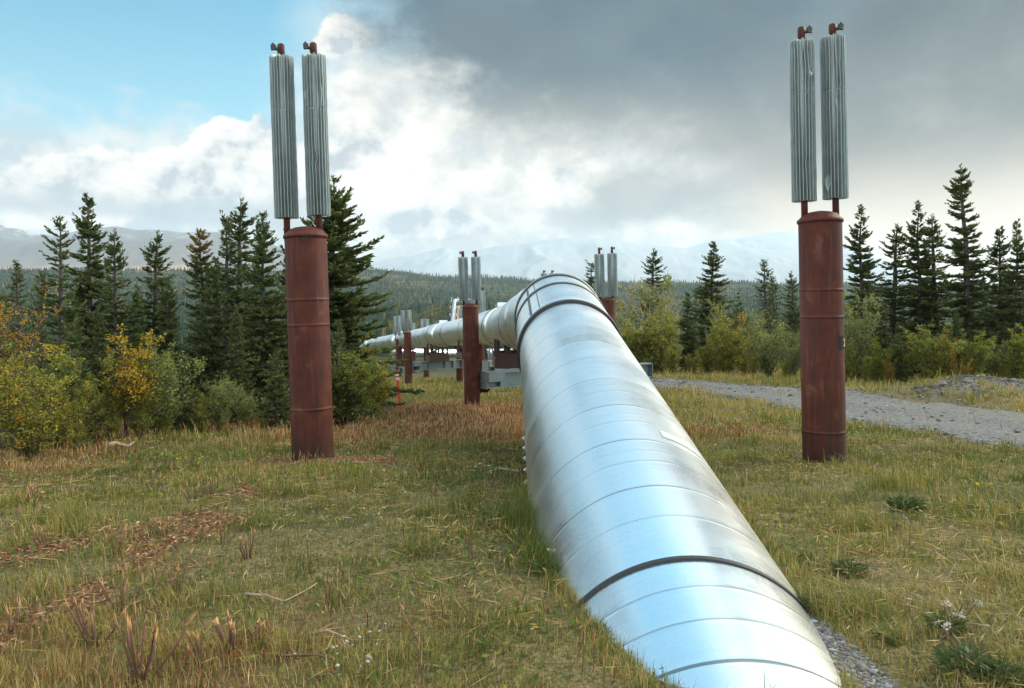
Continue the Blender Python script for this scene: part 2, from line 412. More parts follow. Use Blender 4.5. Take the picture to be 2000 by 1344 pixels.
M_COTTON = simple('white_seed_fluff', (.40, .38, .34), .95, .1, 40)

def rust_mat():
    m, t, b = mat('rusted_steel'); oi = t.n.new('ShaderNodeObjectInfo'); cx = t.n.new('ShaderNodeCombineXYZ'); t.put(cx.inputs[0], t.mul(oi.outputs['Random'], 37.0)); t.put(cx.inputs[1], t.mul(oi.outputs['Random'], 61.0)); co0 = obj_co(t); z = t.sep(co0)[2]; co = t.vadd(co0, cx.outputs[0]); 
    n1 = t.noise(co, 5.0, 6, .62); n2 = t.noise(t.vmul(co, (7, 7, .55)), 3.2, 5, .6, .3)      # vertical runs
    n3 = t.noise(co, 60, 3, .6); n4 = t.noise(t.vmul(co, (1.6, 1.6, 1)), 2.2, 3, .5)
    c = t.ramp(t.m('MULTIPLY_ADD', t.sub(n1, .5), 1.1, .5, True), [(.15, (.036, .0105, .007)), (.5, (.086, .0205, .0115)), (.85, (.140, .037, .019))])
    c = t.mix(t.mul(t.sm(n2, .53, .68), .75), c, (.030, .017, .015))                       # dark streaks
    c = t.mix(t.mul(t.sm(n2, .44, .30), .55), c, (.125, .062, .046))                          # chalky pale runs
    c = t.mix(t.mul(t.mul(t.sm(n1, .55, .66), t.sm(n4, .48, .6)), .35), c, (.16, .10, .082))    # worn chalky flakes
    c = t.mix(t.mul(t.sm(z, .55, .1), t.add(.35, t.mul(n4, .4))), c, (.028, .016, .015))     # darker towards the foot
    c = t.mix(t.mul(t.sm(n3, .6, .75), .35), c, (.12, .05, .028))
    setp(t, b, color=c, rough=t.lin(n1, .3, .7, .48, .72), normal=t.bump(t.add(n3, t.mul(n1, 2)), .25, .006), spec=.25)
    return m
M_RUST = rust_mat()

def galv_mat(name, base, r0, r1, spangle=.5, metal=.9):
    m, t, b = mat(name); co = obj_co(t)
    n1 = t.noise(co, 9, 5, .6); n2 = t.noise(t.vmul(co, (1, 1, .35)), 26, 4, .65); n3 = t.noise(co, 90, 2, .5)
    c = t.mix(t.m('MULTIPLY_ADD', t.sub(n1, .5), 1.4, .5, True), tuple(k * .78 for k in base), tuple(min(1, k * 1.15) for k in base))
    c = t.mix(t.mul(t.sm(n2, .56, .74), spangle), c, tuple(k * .6 for k in base))
    setp(t, b, color=c, metal=metal, rough=t.lin(n1, .3, .7, r0, r1), normal=t.bump(n3, .06, .004))
    return m
M_FIN = galv_mat('weathered_aluminium', (.44, .495, .49), .42, .6, .22, .5)
M_BEAM = galv_mat('galvanised_steel', (.25, .285, .29), .42, .6, .5, .7)

def jacket_mat():
    """thin bright sheet-metal jacket: brushed round the pipe, handled and stained"""
    m, t, b = mat('sheet_metal_jacket')
    uvn = t.n.new('ShaderNodeUVMap'); uvn.uv_map = 'UVMap'; uv = uvn.outputs[0]; u, v, _ = t.sep(uv)   # metres round, metres along
    co = obj_co(t)
    brush = t.noise(t.vmul(uv, (.9, 150, 1)), 1.0, 3, .6)
    brush2 = t.noise(t.vmul(uv, (2.5, 40, 1)), 1.0, 4, .6)
    stain = t.noise(uv, 1.5, 6, .62, .4); smear = t.noise(t.vmul(uv, (3.2, 1.0, 1)), 2.2, 6, .68, .3); spang = t.noise(uv, 75, 2, .5)
    wn = t.n.new('ShaderNodeTexWhiteNoise'); wn.noise_dimensions = '1D'; t.put(wn.inputs['W'], t.m('FLOOR', t.m('DIVIDE', t.sub(v, .59), .78)))
    panel = t.sub(wn.outputs[0], .5)
    c = t.mix(t.m('MULTIPLY_ADD', t.sub(brush2, .5), .9, .5, True), (.74, .765, .775), (.86, .88, .885))
    c = t.mix(t.mul(t.sm(smear, .58, .78), .10), c, (.60, .61, .60))
    c = t.mix(t.mul(t.sm(stain, .60, .74), .28), c, (.88, .88, .87))
    seam = t.attr('seam')
    c = t.mix(t.mul(seam, .62), c, (.14, .15, .155))
    r = t.add(t.lin(stain, .3, .7, .27, .37), t.add(t.mul(t.sub(brush, .5), .14), t.mul(panel, .07)))
    r = t.add(r, t.mul(t.sm(smear, .52, .70), .03))
    h = t.add(t.mul(brush, .22), t.add(t.mul(spang, .10), t.mul(t.noise(uv, 2.2, 2, .5), 1.2)))
    setp(t, b, color=c, metal=1.0, rough=r, normal=t.bump(h, .16, .01))
    return m
M_JACKET = jacket_mat()

def stone_mat(name, stops, sc=1.0):
    m, t, b = mat(name); c = t.ramp(t.attr('tint'), stops); n = t.noise(obj_co(t), 40 * sc, 4, .6)
    c = t.mix(t.m('MULTIPLY_ADD', t.sub(n, .5), .8, .3, True), c, t.mix(1.0, c, (.55, .55, .57), 'MULTIPLY'))
    setp(t, b, color=c, rough=.8, normal=t.bump(n, .3, .01)); return m
M_PEBBLE = stone_mat('pebbles', [(0, (.085, .08, .075)), (.35, (.125, .12, .115)), (.65, (.21, .205, .195)), (.88, (.40, .395, .385)), (1, (.20, .12, .085))])
M_CHIP = stone_mat('wood_chip', [(0, (.10, .045, .025)), (.4, (.28, .12, .055)), (.75, (.45, .23, .115)), (1, (.62, .47, .31))])

def ground_mat():
    m, t, b = mat('soil_and_turf'); co = world_co(t)
    n1 = t.noise(co, .6, 6, .6); n2 = t.noise(co, 7, 6, .65); n3 = t.noise(co, 45, 4, .6)
    c = t.ramp(t.m('MULTIPLY_ADD', t.sub(t.add(t.mul(n1, .45), t.mul(n2, .55)), .5), 2.2, .5, True), [(.1, (.045, .042, .018)), (.4, (.095, .088, .032)), (.65, (.165, .130, .055)), (.9, (.27, .195, .10))])
    c = t.mix(t.mul(t.sm(n3, .48, .62), .7), c, (.050, .036, .022))
    c = t.mix(t.mul(t.sm(n3, .46, .36), .5), c, (.30, .22, .12))
    c = t.mix(t.mul(t.attr('brown'), .7), c, t.mix(n2, (.085, .042, .022), (.21, .105, .05)))
    c = t.mix(t.attr('gravel'), c, t.mix(t.sm(n3, .35, .65), (.10, .085, .07), (.24, .225, .205)))
    # far ground: heath, shrub and muskeg seen between the trees
    n5 = t.noise(co, .012, 5, .6); n6 = t.noise(co, .12, 5, .65)
    fc = t.ramp(t.m('MULTIPLY_ADD', t.sub(t.add(t.mul(n5, .6), t.mul(n6, .4)), .5), 2.6, .5, True), [(.1, (.016, .030, .016)), (.45, (.026, .042, .020)), (.66, (.09, .07, .028)), (.88, (.19, .10, .038))])
    c = t.mix(t.attr('far'), c, fc)
    c = t.mix(t.attr('pad'), c, t.mix(n6, (.34, .25, .16), (.46, .35, .24)))
    setp(t, b, color=c, rough=.95, spec=.15, normal=t.bump(t.add(n3, t.mul(n2, 2)), .6, .03)); return m
M_GROUND = ground_mat()
def road_mat():
    m, t, b = mat('road_gravel'); co = world_co(t)
    vo = t.n.new('ShaderNodeTexVoronoi'); vo.inputs['Scale'].default_value = 26; t.put(vo.inputs['Vector'], co)
    n1 = t.noise(co, .9, 5, .6); n2 = t.noise(co, 14, 5, .7)
    r = t.sep(vo.outputs['Color'])[0]
    c = t.ramp(t.add(t.mul(r, .65), t.mul(n2, .35)), [(.15, (.045, .045, .044)), (.5, (.105, .104, .10)), (.8, (.18, .177, .168)), (.97, (.38, .37, .36))])
    c = t.mix(t.sm(n1, .45, .7, 0, .5), c, (.125, .10, .066))
    c = t.mix(t.mul(t.attr('track'), t.lin(n2, .3, .7, .25, .7)), c, (.165, .155, .135))
    setp(t, b, color=c, rough=.9, normal=t.bump(t.add(vo.outputs['Distance'], n2), .8, .03)); return m
M_ROAD = road_mat()

# ---------------------------------------------------------------- ground sheet and road
def build_ground():
    azs = np.concatenate([np.radians(np.arange(-52, 52, .28)), np.radians(np.arange(52, 308, 4.0))])
    rs = np.concatenate([[.3, .8, 1.3], np.geomspace(1.8, 11000, 260)])
    A, Rr = np.meshgrid(azs, rs); x = (Rr * np.sin(A)).ravel(); y = (Rr * np.cos(A)).ravel()
    z = ground_z(x, y)
    na = len(azs); nr = len(rs)
    i, k = np.meshgrid(np.arange(nr - 1), np.arange(na), indexing='ij')
    Q = np.stack([i * na + k, (i + 1) * na + k, (i + 1) * na + (k + 1) % na, i * na + (k + 1) % na], -1).reshape(-1, 4)[:, ::-1]
    V = np.stack([x, y, z], 1); V = np.vstack([V, [[0, 0, z[:na].mean()]]])
    Tr = np.stack([np.arange(na), (np.arange(na) + 1) % na, np.full(na, len(V) - 1)], 1)[:, ::-1]
    r = np.hypot(V[:, 0], V[:, 1])
    pad = sst(6.5, 4.5, seg_d(PADLINE, V[:, 0], V[:, 1])) * sst(200, 240, V[:, 1]) * sst(420, 380, V[:, 1])
    me = mesh_np('ground', V, Q, Tr, [M_GROUND], smooth=True, pattrs=dict(gravel=gravel_w(V[:, 0], V[:, 1]), brown=brown_w(V[:, 0], V[:, 1]), far=sst(45, 110, r), pad=pad))
    kind(link('ground', me), 'structure')
FARPIPE = [(-20.0, 240), (-21.2, 262), (-23.2, 290), (-24.6, 320), (-25.6, 342)]
PADLINE = np.array([(-14, 240), (-15.6, 262), (-18.6, 300), (-20.4, 330), (-21.2, 350)])
build_ground()
def build_road():
    n = len(_rn); k = 15; V = []; 
    for i in range(n):
        for j in range(k):
            s = j / (k - 1); e = .35 * (vnoise(i * .35, 1.5, 7) - .5), .35 * (vnoise(i * .35, 8.5, 8) - .5)
            p = _rn[i] * (1 - s) + _rf[i] * s; dirn = (_rf[i] - _rn[i]) / np.linalg.norm(_rf[i] - _rn[i])
            p = p + dirn * ((1 - s) * e[0] + s * e[1]) * 1.6
            V.append((p[0], p[1], 0))
    V = np.array(V); V[:, 2] = ground_z(V[:, 0], V[:, 1]) + np.tile(np.where((np.arange(k) == 0) | (np.arange(k) == k - 1), -.03, .03), n)
    i, j = np.meshgrid(np.arange(n - 1), np.arange(k - 1), indexing='ij')
    Q = np.stack([i * k + j, (i + 1) * k + j, (i + 1) * k + j + 1, i * k + j + 1], -1).reshape(-1, 4)
    sv = np.tile(np.linspace(0, 1, k), n); trk = np.exp(-((sv - .30) / .09) ** 2) + np.exp(-((sv - .72) / .09) ** 2)
    kind(link('gravel_road', mesh_np('gravel_road', V, Q, None, [M_ROAD], smooth=True, pattrs=dict(track=trk))), 'structure')
build_road()

# ---------------------------------------------------------------- mountains
def mountain_mat(name, stops, snow_z, sn):
    m, t, b = mat(name); co = world_co(t); x, y, z = t.sep(co)
    n = t.noise(t.vmul(co, (1, 1, 1.4)), .0022, 7, .62); n2 = t.noise(co, .011, 5, .65)
    c = t.ramp(t.add(z, 0) if False else t.m('ADD', t.m('DIVIDE', z, snow_z), t.mul(t.sub(n, .5), .5)), stops)
    c = t.mix(t.mul(t.sm(t.add(n2, t.mul(t.sub(n, .5), 1.2)), .52, .64), t.sm(z, snow_z * .74, snow_z * 1.15)), c, (sn, sn, sn * 1.02))
    c = t.mix(.35, c, t.mix(1.0, c, t.mix(n2, (.55, .55, .6), (1.4, 1.35, 1.3)), 'MULTIPLY'))
    setp(t, b, color=c, rough=.95, spec=.1); return m
def mountain(name, dist, prof, m, seed, depth, foot):
    prof = np.array(prof, float); px = np.arange(prof[0, 0], prof[-1, 0] + 1, 4.0)
    top = (HZ - np.interp(px, prof[:, 0], prof[:, 1])) / F * dist
    ns = 60; s = np.linspace(0, 1.35, ns)
    PX, S = np.meshgrid(px, s); TOP = np.tile(top, (ns, 1))
    d = dist + (S - 1) * depth; X = (PX - 1000) / F * dist * (1 + (S - 1) * .08); Y = d
    rid = 1 - np.abs(2 * fbm(X / 700 + .6 * fbm(X / 500, Y / 500, seed + 9, 3), Y / 1500, seed, 5, .55) - 1)
    shape = np.where(S < 1, S ** 1.25, 1 - (S - 1) * 1.1)
    amp = np.interp(S, [0, .3, .8, 1, 1.35], [0, .22, .30, .09, .2])
    Z = foot + (TOP - foot) * shape + TOP * amp * (rid - .72) 
    V = np.stack([X, Y, Z + CZ], -1).reshape(-1, 3); na = len(px)
    i, k = np.meshgrid(np.arange(ns - 1), np.arange(na - 1), indexing='ij')
    Q = np.stack([i * na + k, i * na + k + 1, (i + 1) * na + k + 1, (i + 1) * na + k], -1).reshape(-1, 4)
    kind(link(name, mesh_np(name, V, Q, None, [m], smooth=True)), 'structure')
M_MTN1 = mountain_mat('tundra_mountain', [(0, (.62, .34, .16)), (.30, (.62, .36, .19)), (.42, (.17, .14, .12)), (.75, (.13, .12, .12)), (1, (.2, .2, .2))], 600, .8)
M_MTN2 = mountain_mat('haze_paled_rock', [(0, (.27, .30, .31)), (.4, (.37, .40, .42)), (1, (.46, .48, .50))], 900, .7)  # rock paled for snow dusting, and for distance haze put into the colour
mountain('mountains', 5600, [(-900, 480), (-500, 450), (-200, 440), (-60, 430), (0, 437), (60, 452), (110, 458), (150, 448), (190, 440), (235, 441), (270, 450), (330, 451), (390, 449), (450, 458), (500, 470), (560, 487), (640, 515), (760, 560)], M_MTN1, 71, 2200, -60)
mountain('mountains', 6600, [(560, 560), (660, 530), (720, 516), (760, 506), (800, 498), (840, 490), (870, 484), (895, 490), (930, 486), (980, 480), (1020, 476), (1060, 470), (1110, 466), (1160, 466), (1200, 471), (1250, 478), (1300, 480), (1360, 484), (1450, 480), (1600, 500)], M_MTN2, 81, 2200, -100)
mountain('mountains', 8200, [(1060, 575), (1120, 545), (1180, 515), (1240, 496), (1300, 492), (1350, 480), (1420, 466), (1500, 453), (1560, 454), (1640, 474), (1700, 500), (1760, 525), (1850, 560), (1900, 580)], M_MTN2, 91, 2200, -100)


# ================================================================ THE PIPELINE
def tube_grid(name, pts, dirs, radii, seam, v0, mats, mi=None, seg=96):
    """a tube through rings (centre, axis direction, radius); UV in metres"""
    n = len(pts); V = np.zeros((n, seg + 1, 3)); U = np.zeros((n, seg + 1, 2))
    ph = np.linspace(-math.pi, math.pi, seg + 1)
    for i in range(n):
        d = Vector(dirs[i]).normalized(); u = d.cross(Vector((0, 0, 1))).normalized(); v = u.cross(d)
        V[i] = np.array(pts[i]) + radii[i] * (np.sin(ph)[:, None] * np.array(u) + np.cos(ph)[:, None] * np.array(v))
        U[i, :, 0] = ph * PR; U[i, :, 1] = v0[i]
    k = seg + 1; ii, jj = np.meshgrid(np.arange(n - 1), np.arange(seg), indexing='ij')
    Q = np.stack([ii * k + jj, ii * k + jj + 1, (ii + 1) * k + jj + 1, (ii + 1) * k + jj], -1).reshape(-1, 4)[:, ::-1]
    me = mesh_np(name, V, Q, None, mats, mi=None if mi is None else np.repeat(mi, seg), smooth=True, pattrs=dict(seam=np.repeat(seam, k)))
    uvl = me.uv_layers.new(name='UVMap'); uvl.data.foreach_set('uv', U.reshape(-1, 2)[Q.ravel()].astype(np.float32).ravel())
    return me
PIPE = tag(empty('pipeline', pipe_pt(-1.8)), 'long silver insulated pipe rising out of the grass and zigzagging away on posts', 'pipeline')
PIPE_INV = Matrix.Translation(-Vector(pipe_pt(-1.8)))
def pipe_part(name, me, label=None):
    me.transform(PIPE_INV); o = link(name, me, PIPE)
    if label: o['label'] = label
    return o
def run_profile(t0, t1, r, seams, lip=.0008):
    pr = [(t0, r, 0)]
    for s, w_, k in seams:
        if t0 + .06 < s < t1 - .06:
            h_ = lip * k
            pr += [(s - .030, r, 0), (s - .0085 * w_, r, 0), (s - .0065 * w_, r + h_ * .5, k), (s - .004 * w_, r + h_, k), (s + .004 * w_, r + h_, k), (s + .0065 * w_, r + h_ * .5, k), (s + .0085 * w_, r, 0), (s + .030, r, 0)]
    pr += [(t1, r, 0)]
    out_ = []
    for a, b in zip(pr[:-1], pr[1:]):                       # intermediate rings keep the sheet smooth
        m = max(1, int((b[0] - a[0]) / .2)); out_ += [(a[0] + (b[0] - a[0]) * j / m, a[1] + (b[1] - a[1]) * j / m, a[2] if j == 0 else 0) for j in range(m)]
    return out_ + [pr[-1]]
def straight(name, t0, t1, r, seams, ends=0.0, label=None):
    pr = run_profile(t0, t1, r, seams)
    if ends: pr = [(t0, r - ends, 0), (t0, r - .001, 0)] + pr + [(t1, r - .001, 0), (t1, r - ends, 0)]
    return pipe_part(name, tube_grid(name, [pipe_pt(p[0]) for p in pr], [PD] * len(pr), [p[1] for p in pr], [p[2] for p in pr], [p[0] for p in pr], [M_JACKET]), label)
main_seams = [(.59 + .78 * k, 1.0, 1.0) for k in range(-2, 8)] + [(.2 + .78 * k, .7, .45) for k in range(-1, 7)] + [(.38 + .78 * k, .5, .22) for k in range(0, 7)]
straight('pipe_section', -1.005, 6.12, PR, sorted(main_seams))
straight('pipe_section', -3.4, -1.035, PR - .008, [(-2.2, 1, 1), (-1.78, 1.4, 1.3), (-1.51, .9, .7), (-1.26, .9, .6)], label='lowest length of pipe sinking into gravelly soil')
straight('joint_sleeve', 6.14, 8.78, PR + .035, [(6.6, 1, .8)], ends=.035, label='wide sleeve wrapped round the bend of the pipe')
def ring(name, t, width, r, h, m, origin=None, d=None):
    o, dd = (P0, PD) if origin is None else (origin, d)
    pts = [t - width / 2, t - width / 2, t - width * .2, t + width * .2, t + width / 2, t + width / 2]; rr = [r - .02, r + h * .6, r + h, r + h, r + h * .6, r - .02]
    return pipe_part(name, tube_grid(name, [o + dd * q for q in pts], [dd] * 6, rr, [0] * 6, pts, [m]))
ring('joint_band', -1.02, .031, PR, .002, M_BLACK)
ring('joint_band', 6.13, .055, PR, .045, M_BLACK)
ring('joint_band', 6.22, .035, PR + .035, .008, M_BEAM)
ring('joint_band', 7.80, .05, PR + .035, .018, M_BLACK)
ring('joint_band', 7.88, .06, PR + .035, .02, M_BEAM)
ring('joint_band', 8.76, .07, PR + .035, .022, M_BLACK)
ring('joint_band', 8.84, .07, PR + .035, .03, M_BEAM)
def on_pipe(t, ph, r):
    u = PD.cross(Vector((0, 0, 1))).normalized(); v = u.cross(PD)
    return pipe_pt(t) + (u * math.sin(ph) + v * math.cos(ph)) * r
def patch(name, t0, t1, p0, p1, r, m, rag=.0, nt=14, npn=14, label=None):
    V = []; Q = []; 
    for i in range(nt + 1):
        for j in range(npn + 1):
            a = i / nt; b = j / npn
            t = t0 + (t1 - t0) * a; ph = p0 + (p1 - p0) * b
            if i in (0, nt): t += (random.random() - .5) * rag
            if j in (0, npn): ph += (random.random() - .5) * rag / PR
            V.append(on_pipe(t, ph, r))
    n = len(V); V += [p + (pipe_pt((p - P0).dot(PD)) - p).normalized() * .003 for p in V]
    k = npn + 1
    for i in range(nt):
        for j in range(npn): Q.append((i * k + j, i * k + j + 1, (i + 1) * k + j + 1, (i + 1) * k + j))
    edge = [(i * k, (i + 1) * k) for i in range(nt)] + [((i + 1) * k + npn, i * k + npn) for i in range(nt)] + [(j + 1, j) for j in range(npn)] + [(nt * k + j, nt * k + j + 1) for j in range(npn)]
    Q += [(a, b, b + n, a + n) for a, b in edge]
    me = bpy.data.meshes.new(name); me.from_pydata([tuple(v) for v in V], [], Q); me.materials.append(m); me.update()
    return pipe_part(name, me, label)
M_DECAL = simple('worn_sticker', (.46, .47, .46), .75, .12, 10)
patch('sticker', .72, .86, .30, .74, PR + .0045, M_DECAL, .018, label='worn blank pale sticker')
for k in range(2): patch('sleeve_seam', (6.3, 7.95)[k], (7.72, 8.66)[k], -.62 - .02 * k, -.605 - .02 * k, PR + .040, M_BLACK, 0, 4, 2)
for k in range(2): patch('sleeve_seam', (6.3, 7.95)[k], (7.72, 8.66)[k], -.86, -.80, PR + .039, M_STEELCAST, 0, 4, 2)
# bolted flange low on the left flank
for t in np.arange(1.9, 3.3, .28):
    b = MB(); c = on_pipe(t, -1.78, PR + .012); b.box(c, (.025, .04, .035)); b.tube([c, c + Vector((-.022, 0, 0))], [.010, .010], 6)
    pipe_part('clip', b.mesh('clip', [M_JACKET]))
# the zigzag beyond the first bend
def W(x, y, z): return Vector((x, y, CZ + z))
ZIG = [pipe_pt(8.7), W(-.45, 31, -.78), W(-4.7, 49, -1.8), W(-10.4, 70, -3.12), W(-17.0, 92, -4.5), W(-20.5, 106, -5.9), W(-18, 117, -6.8), W(-12.5, 126, -7.6), W(-2, 142, -8.4), W(4, 170, -9)]
def leg_dir(i): return (ZIG[i + 1] - ZIG[i]).normalized()
def bis(i):
    if i == 0: return leg_dir(0)
    if i >= len(ZIG) - 1: return leg_dir(len(ZIG) - 2)
    return (leg_dir(i) + leg_dir(i - 1)).normalized()
for i in range(len(ZIG) - 1):
    a, b = ZIG[i], ZIG[i + 1]; L = (b - a).length; d = leg_dir(i); m = max(2, int(L / 1.5))
    pts = []; dirs = []; rad = []; sm_ = []; vv = []
    for j in range(m + 1):
        f = j / m; pts.append(a + (b - a) * f); dirs.append(bis(i) if j == 0 else bis(i + 1) if j == m else d); rad.append(PR); sm_.append(0); vv.append(L * f + i * 50)
    pipe_part('pipe_section', tube_grid('pipe_section', pts, dirs, rad, sm_, vv, [M_JACKET], seg=64))
    if i < 5:
        nb = int(L / 6.2)
        for q in range(1, nb + 1): ring('joint_band', L * q / (nb + 1) + .4, .07, PR, .008, M_BLACK, a, d)
for i in (1, 2, 3, 4):                                    # mitred elbow sleeves
    a = ZIG[i]; d0, d1 = leg_dir(i - 1), leg_dir(i); w0 = 2.6; r = PR + .055
    st = [(a - d0 * w0, d0, r - .055), (a - d0 * (w0 - .02), d0, r - .012), (a - d0 * .9, d0, r), (a - d0 * .05, bis(i), r + .012), (a + d1 * .05, bis(i), r + .012), (a + d1 * .9, d1, r), (a + d1 * (w0 - .02), d1, r - .012), (a + d1 * w0, d1, r - .055)]
    pipe_part('elbow_sleeve', tube_grid('elbow_sleeve', [s_[0] for s_ in st], [s_[1] for s_ in st], [s_[2] for s_ in st], [0] * 8, [i * 9 + k for k in range(8)], [M_JACKET], seg=64))
    ring('joint_band', 0, .14, PR + .055, .03, M_BLACK, a, bis(i))
    b = MB(); M_ = Vector((0, 1, 0)).rotation_difference(d0).to_matrix(); b.box(a - d0 * 1.3 + Vector((0, 0, PR + .10)), (.5, 1.9, .16), 0, M_)
    pipe_part('vent_box', b.mesh('vent_box', [M_JACKET]))
# first sleeve just past the bend
a = ZIG[0]; d = leg_dir(0)
st = [(0.2, .03), (2.4, .05), (2.42, 0), (2.5, 0), (2.52, .035), (5.2, .03), (5.22, 0)]
pipe_part('joint_sleeve', tube_grid('joint_sleeve', [a + d * q for q, _ in st], [d] * 7, [PR + h for _, h in st], [0] * 7, [q for q, _ in st], [M_JACKET], seg=64))

# shoes that carry the pipe on the crossbeams
def zig_at(y):
    for a, b in zip(ZIG[:-1], ZIG[1:]):
        if a.y <= y <= b.y:
            f = (y - a.y) / (b.y - a.y); return a + (b - a) * f, (b - a).normalized()
def shoe(y, beam_top):
    c, d = zig_at(y); M_ = Vector((0, 1, 0)).rotation_difference(Vector((d.x, d.y, 0)).normalized()).to_matrix()
    b = MB(); H = c.z - PR - (CZ + beam_top)
    def bx(p, s_): q = M_ @ Vector((p[0], p[1], 0)); b.box((c.x + q.x, c.y + q.y, CZ + beam_top + p[2]), s_, 0, M_)
    bx((0, 0, .05), (1.25, 1.9, .06)); bx((0, -.8, .28), (1.2, .06, .38)); bx((0, .8, .28), (1.2, .06, .38))
    bx((-.6, 0, .2), (.05, 1.7, .22)); bx((.6, 0, .2), (.05, 1.7, .22))
    for sx in (-.52, -.2, .2, .52):
        for sy in (-.74, .74):
            hh = H + .05 + (PR - math.sqrt(PR * PR - sx * sx)) ; bx((sx, sy, hh / 2), (.10, .12, hh))
            bx((sx * .92, sy, hh - .03), (.17, .2, .07))
    pipe_part('support_shoe', b.mesh('support_shoe', [M_SHOE]))

# ---------------------------------------------------------------- crossbeams
def crossbeam(p0, p1, top, h, label, wd=.30):
    p0 = Vector((p0[0], p0[1], CZ + top)); p1 = Vector((p1[0], p1[1], CZ + top)); L = (p1 - p0).length; d = (p1 - p0).normalized()
    root = tag(empty('crossbeam', p0, (0, 0, math.atan2(d.y, d.x))), label, 'beam', 'galvanised crossbeams under the pipeline')
    g = MB(); g.box((L / 2, 0, -.02), (L, wd, .04)); g.box((L / 2, 0, -h + .02), (L, wd, .04)); g.box((L / 2, 0, -h / 2), (L - .004, .03, h - .085))
    link('girder', g.mesh('girder', [M_BEAM]), root)
    for x in (-.012, L + .012):
        e = MB(); e.box((x, 0, -h / 2), (.022, wd + .05, h + .04)); link('end_plate', e.mesh('end_plate', [M_BEAM]), root)
    for x in (.55, L * .33, L * .66, L - .55):
        for s_ in (-1, 1):
            e = MB(); e.box((x, s_ * (.02 + wd / 4), -h / 2), (.18 if x in (.55, L - .55) else .03, wd / 2 - .045, h - .09)); link('stiffener', e.mesh('stiffener', [M_BEAM]), root)
    e = MB(); e.box((.28, -wd / 2 - .02, -.15), (.5, .035, .26)); link('bracket_plate', e.mesh('bracket_plate', [M_BEAM]), root)
    return root

# ---------------------------------------------------------------- support posts
def fin_mesh(zb, zt, r, split, nf=22, seed=0, bent=1.0):
    rg = np.random.default_rng(seed); Vs = []; Fs = []; n0 = 0
    for (a, b, off) in ((zb, split - .004, 0.0), (split + .004, zt, .10)):
        nz = max(3, int((b - a) / .07))
        for k in range(nf):
            a0 = 2 * math.pi * (k + off) / nf; z = np.linspace(a, b, nz)
            upper = b > split + .1
            ja = (rg.normal(0, .010) + np.cumsum(rg.normal(0, .007, nz)) * .5) * bent
            if upper: ja = ja + rg.normal(0, .07) * bent * np.exp(-((z - b + .12 * rg.random()) / .16) ** 2) + .025 * bent * np.sin(z * 14 + rg.random() * 6) * (rg.random() < .5)
            if rg.random() < .22: ja = ja + rg.normal(0, .22) * bent * np.exp(-((z - rg.uniform(a, b)) / .05) ** 2)
            rr = r * (1 + rg.normal(0, .006)) * np.ones(nz) - .004 * rg.random(nz)
            th = .0022; core = r * .58
            rows = []
            for zi, jk, ri in zip(z, ja, rr):
                ang = a0 + jk; ca, sa = math.cos(ang), math.sin(ang); tx, ty = -sa * th, ca * th
                rows.append([(core * math.cos(a0) - tx, core * math.sin(a0) - ty, zi), (ri * ca - tx, ri * sa - ty, zi), (ri * ca + tx, ri * sa + ty, zi), (core * math.cos(a0) + tx, core * math.sin(a0) + ty, zi)])
            for q in range(nz): Vs += rows[q]
            for q in range(nz - 1):
                for e in range(3): Fs.append((n0 + q * 4 + e, n0 + q * 4 + e + 1, n0 + q * 4 + 4 + e + 1, n0 + q * 4 + 4 + e))
            Fs += [(n0 + 3, n0 + 2, n0 + 1, n0), (n0 + nz * 4 - 4, n0 + nz * 4 - 3, n0 + nz * 4 - 2, n0 + nz * 4 - 1)]
            n0 += nz * 4
    b_ = MB(); b_.add(Vs, Fs)
    b_.lathe([(r * .60, zb + .004), (r * .60, zt - .004)], 24, 0, None, (True, True))
    return b_.mesh('cooling_fins', [M_FIN])
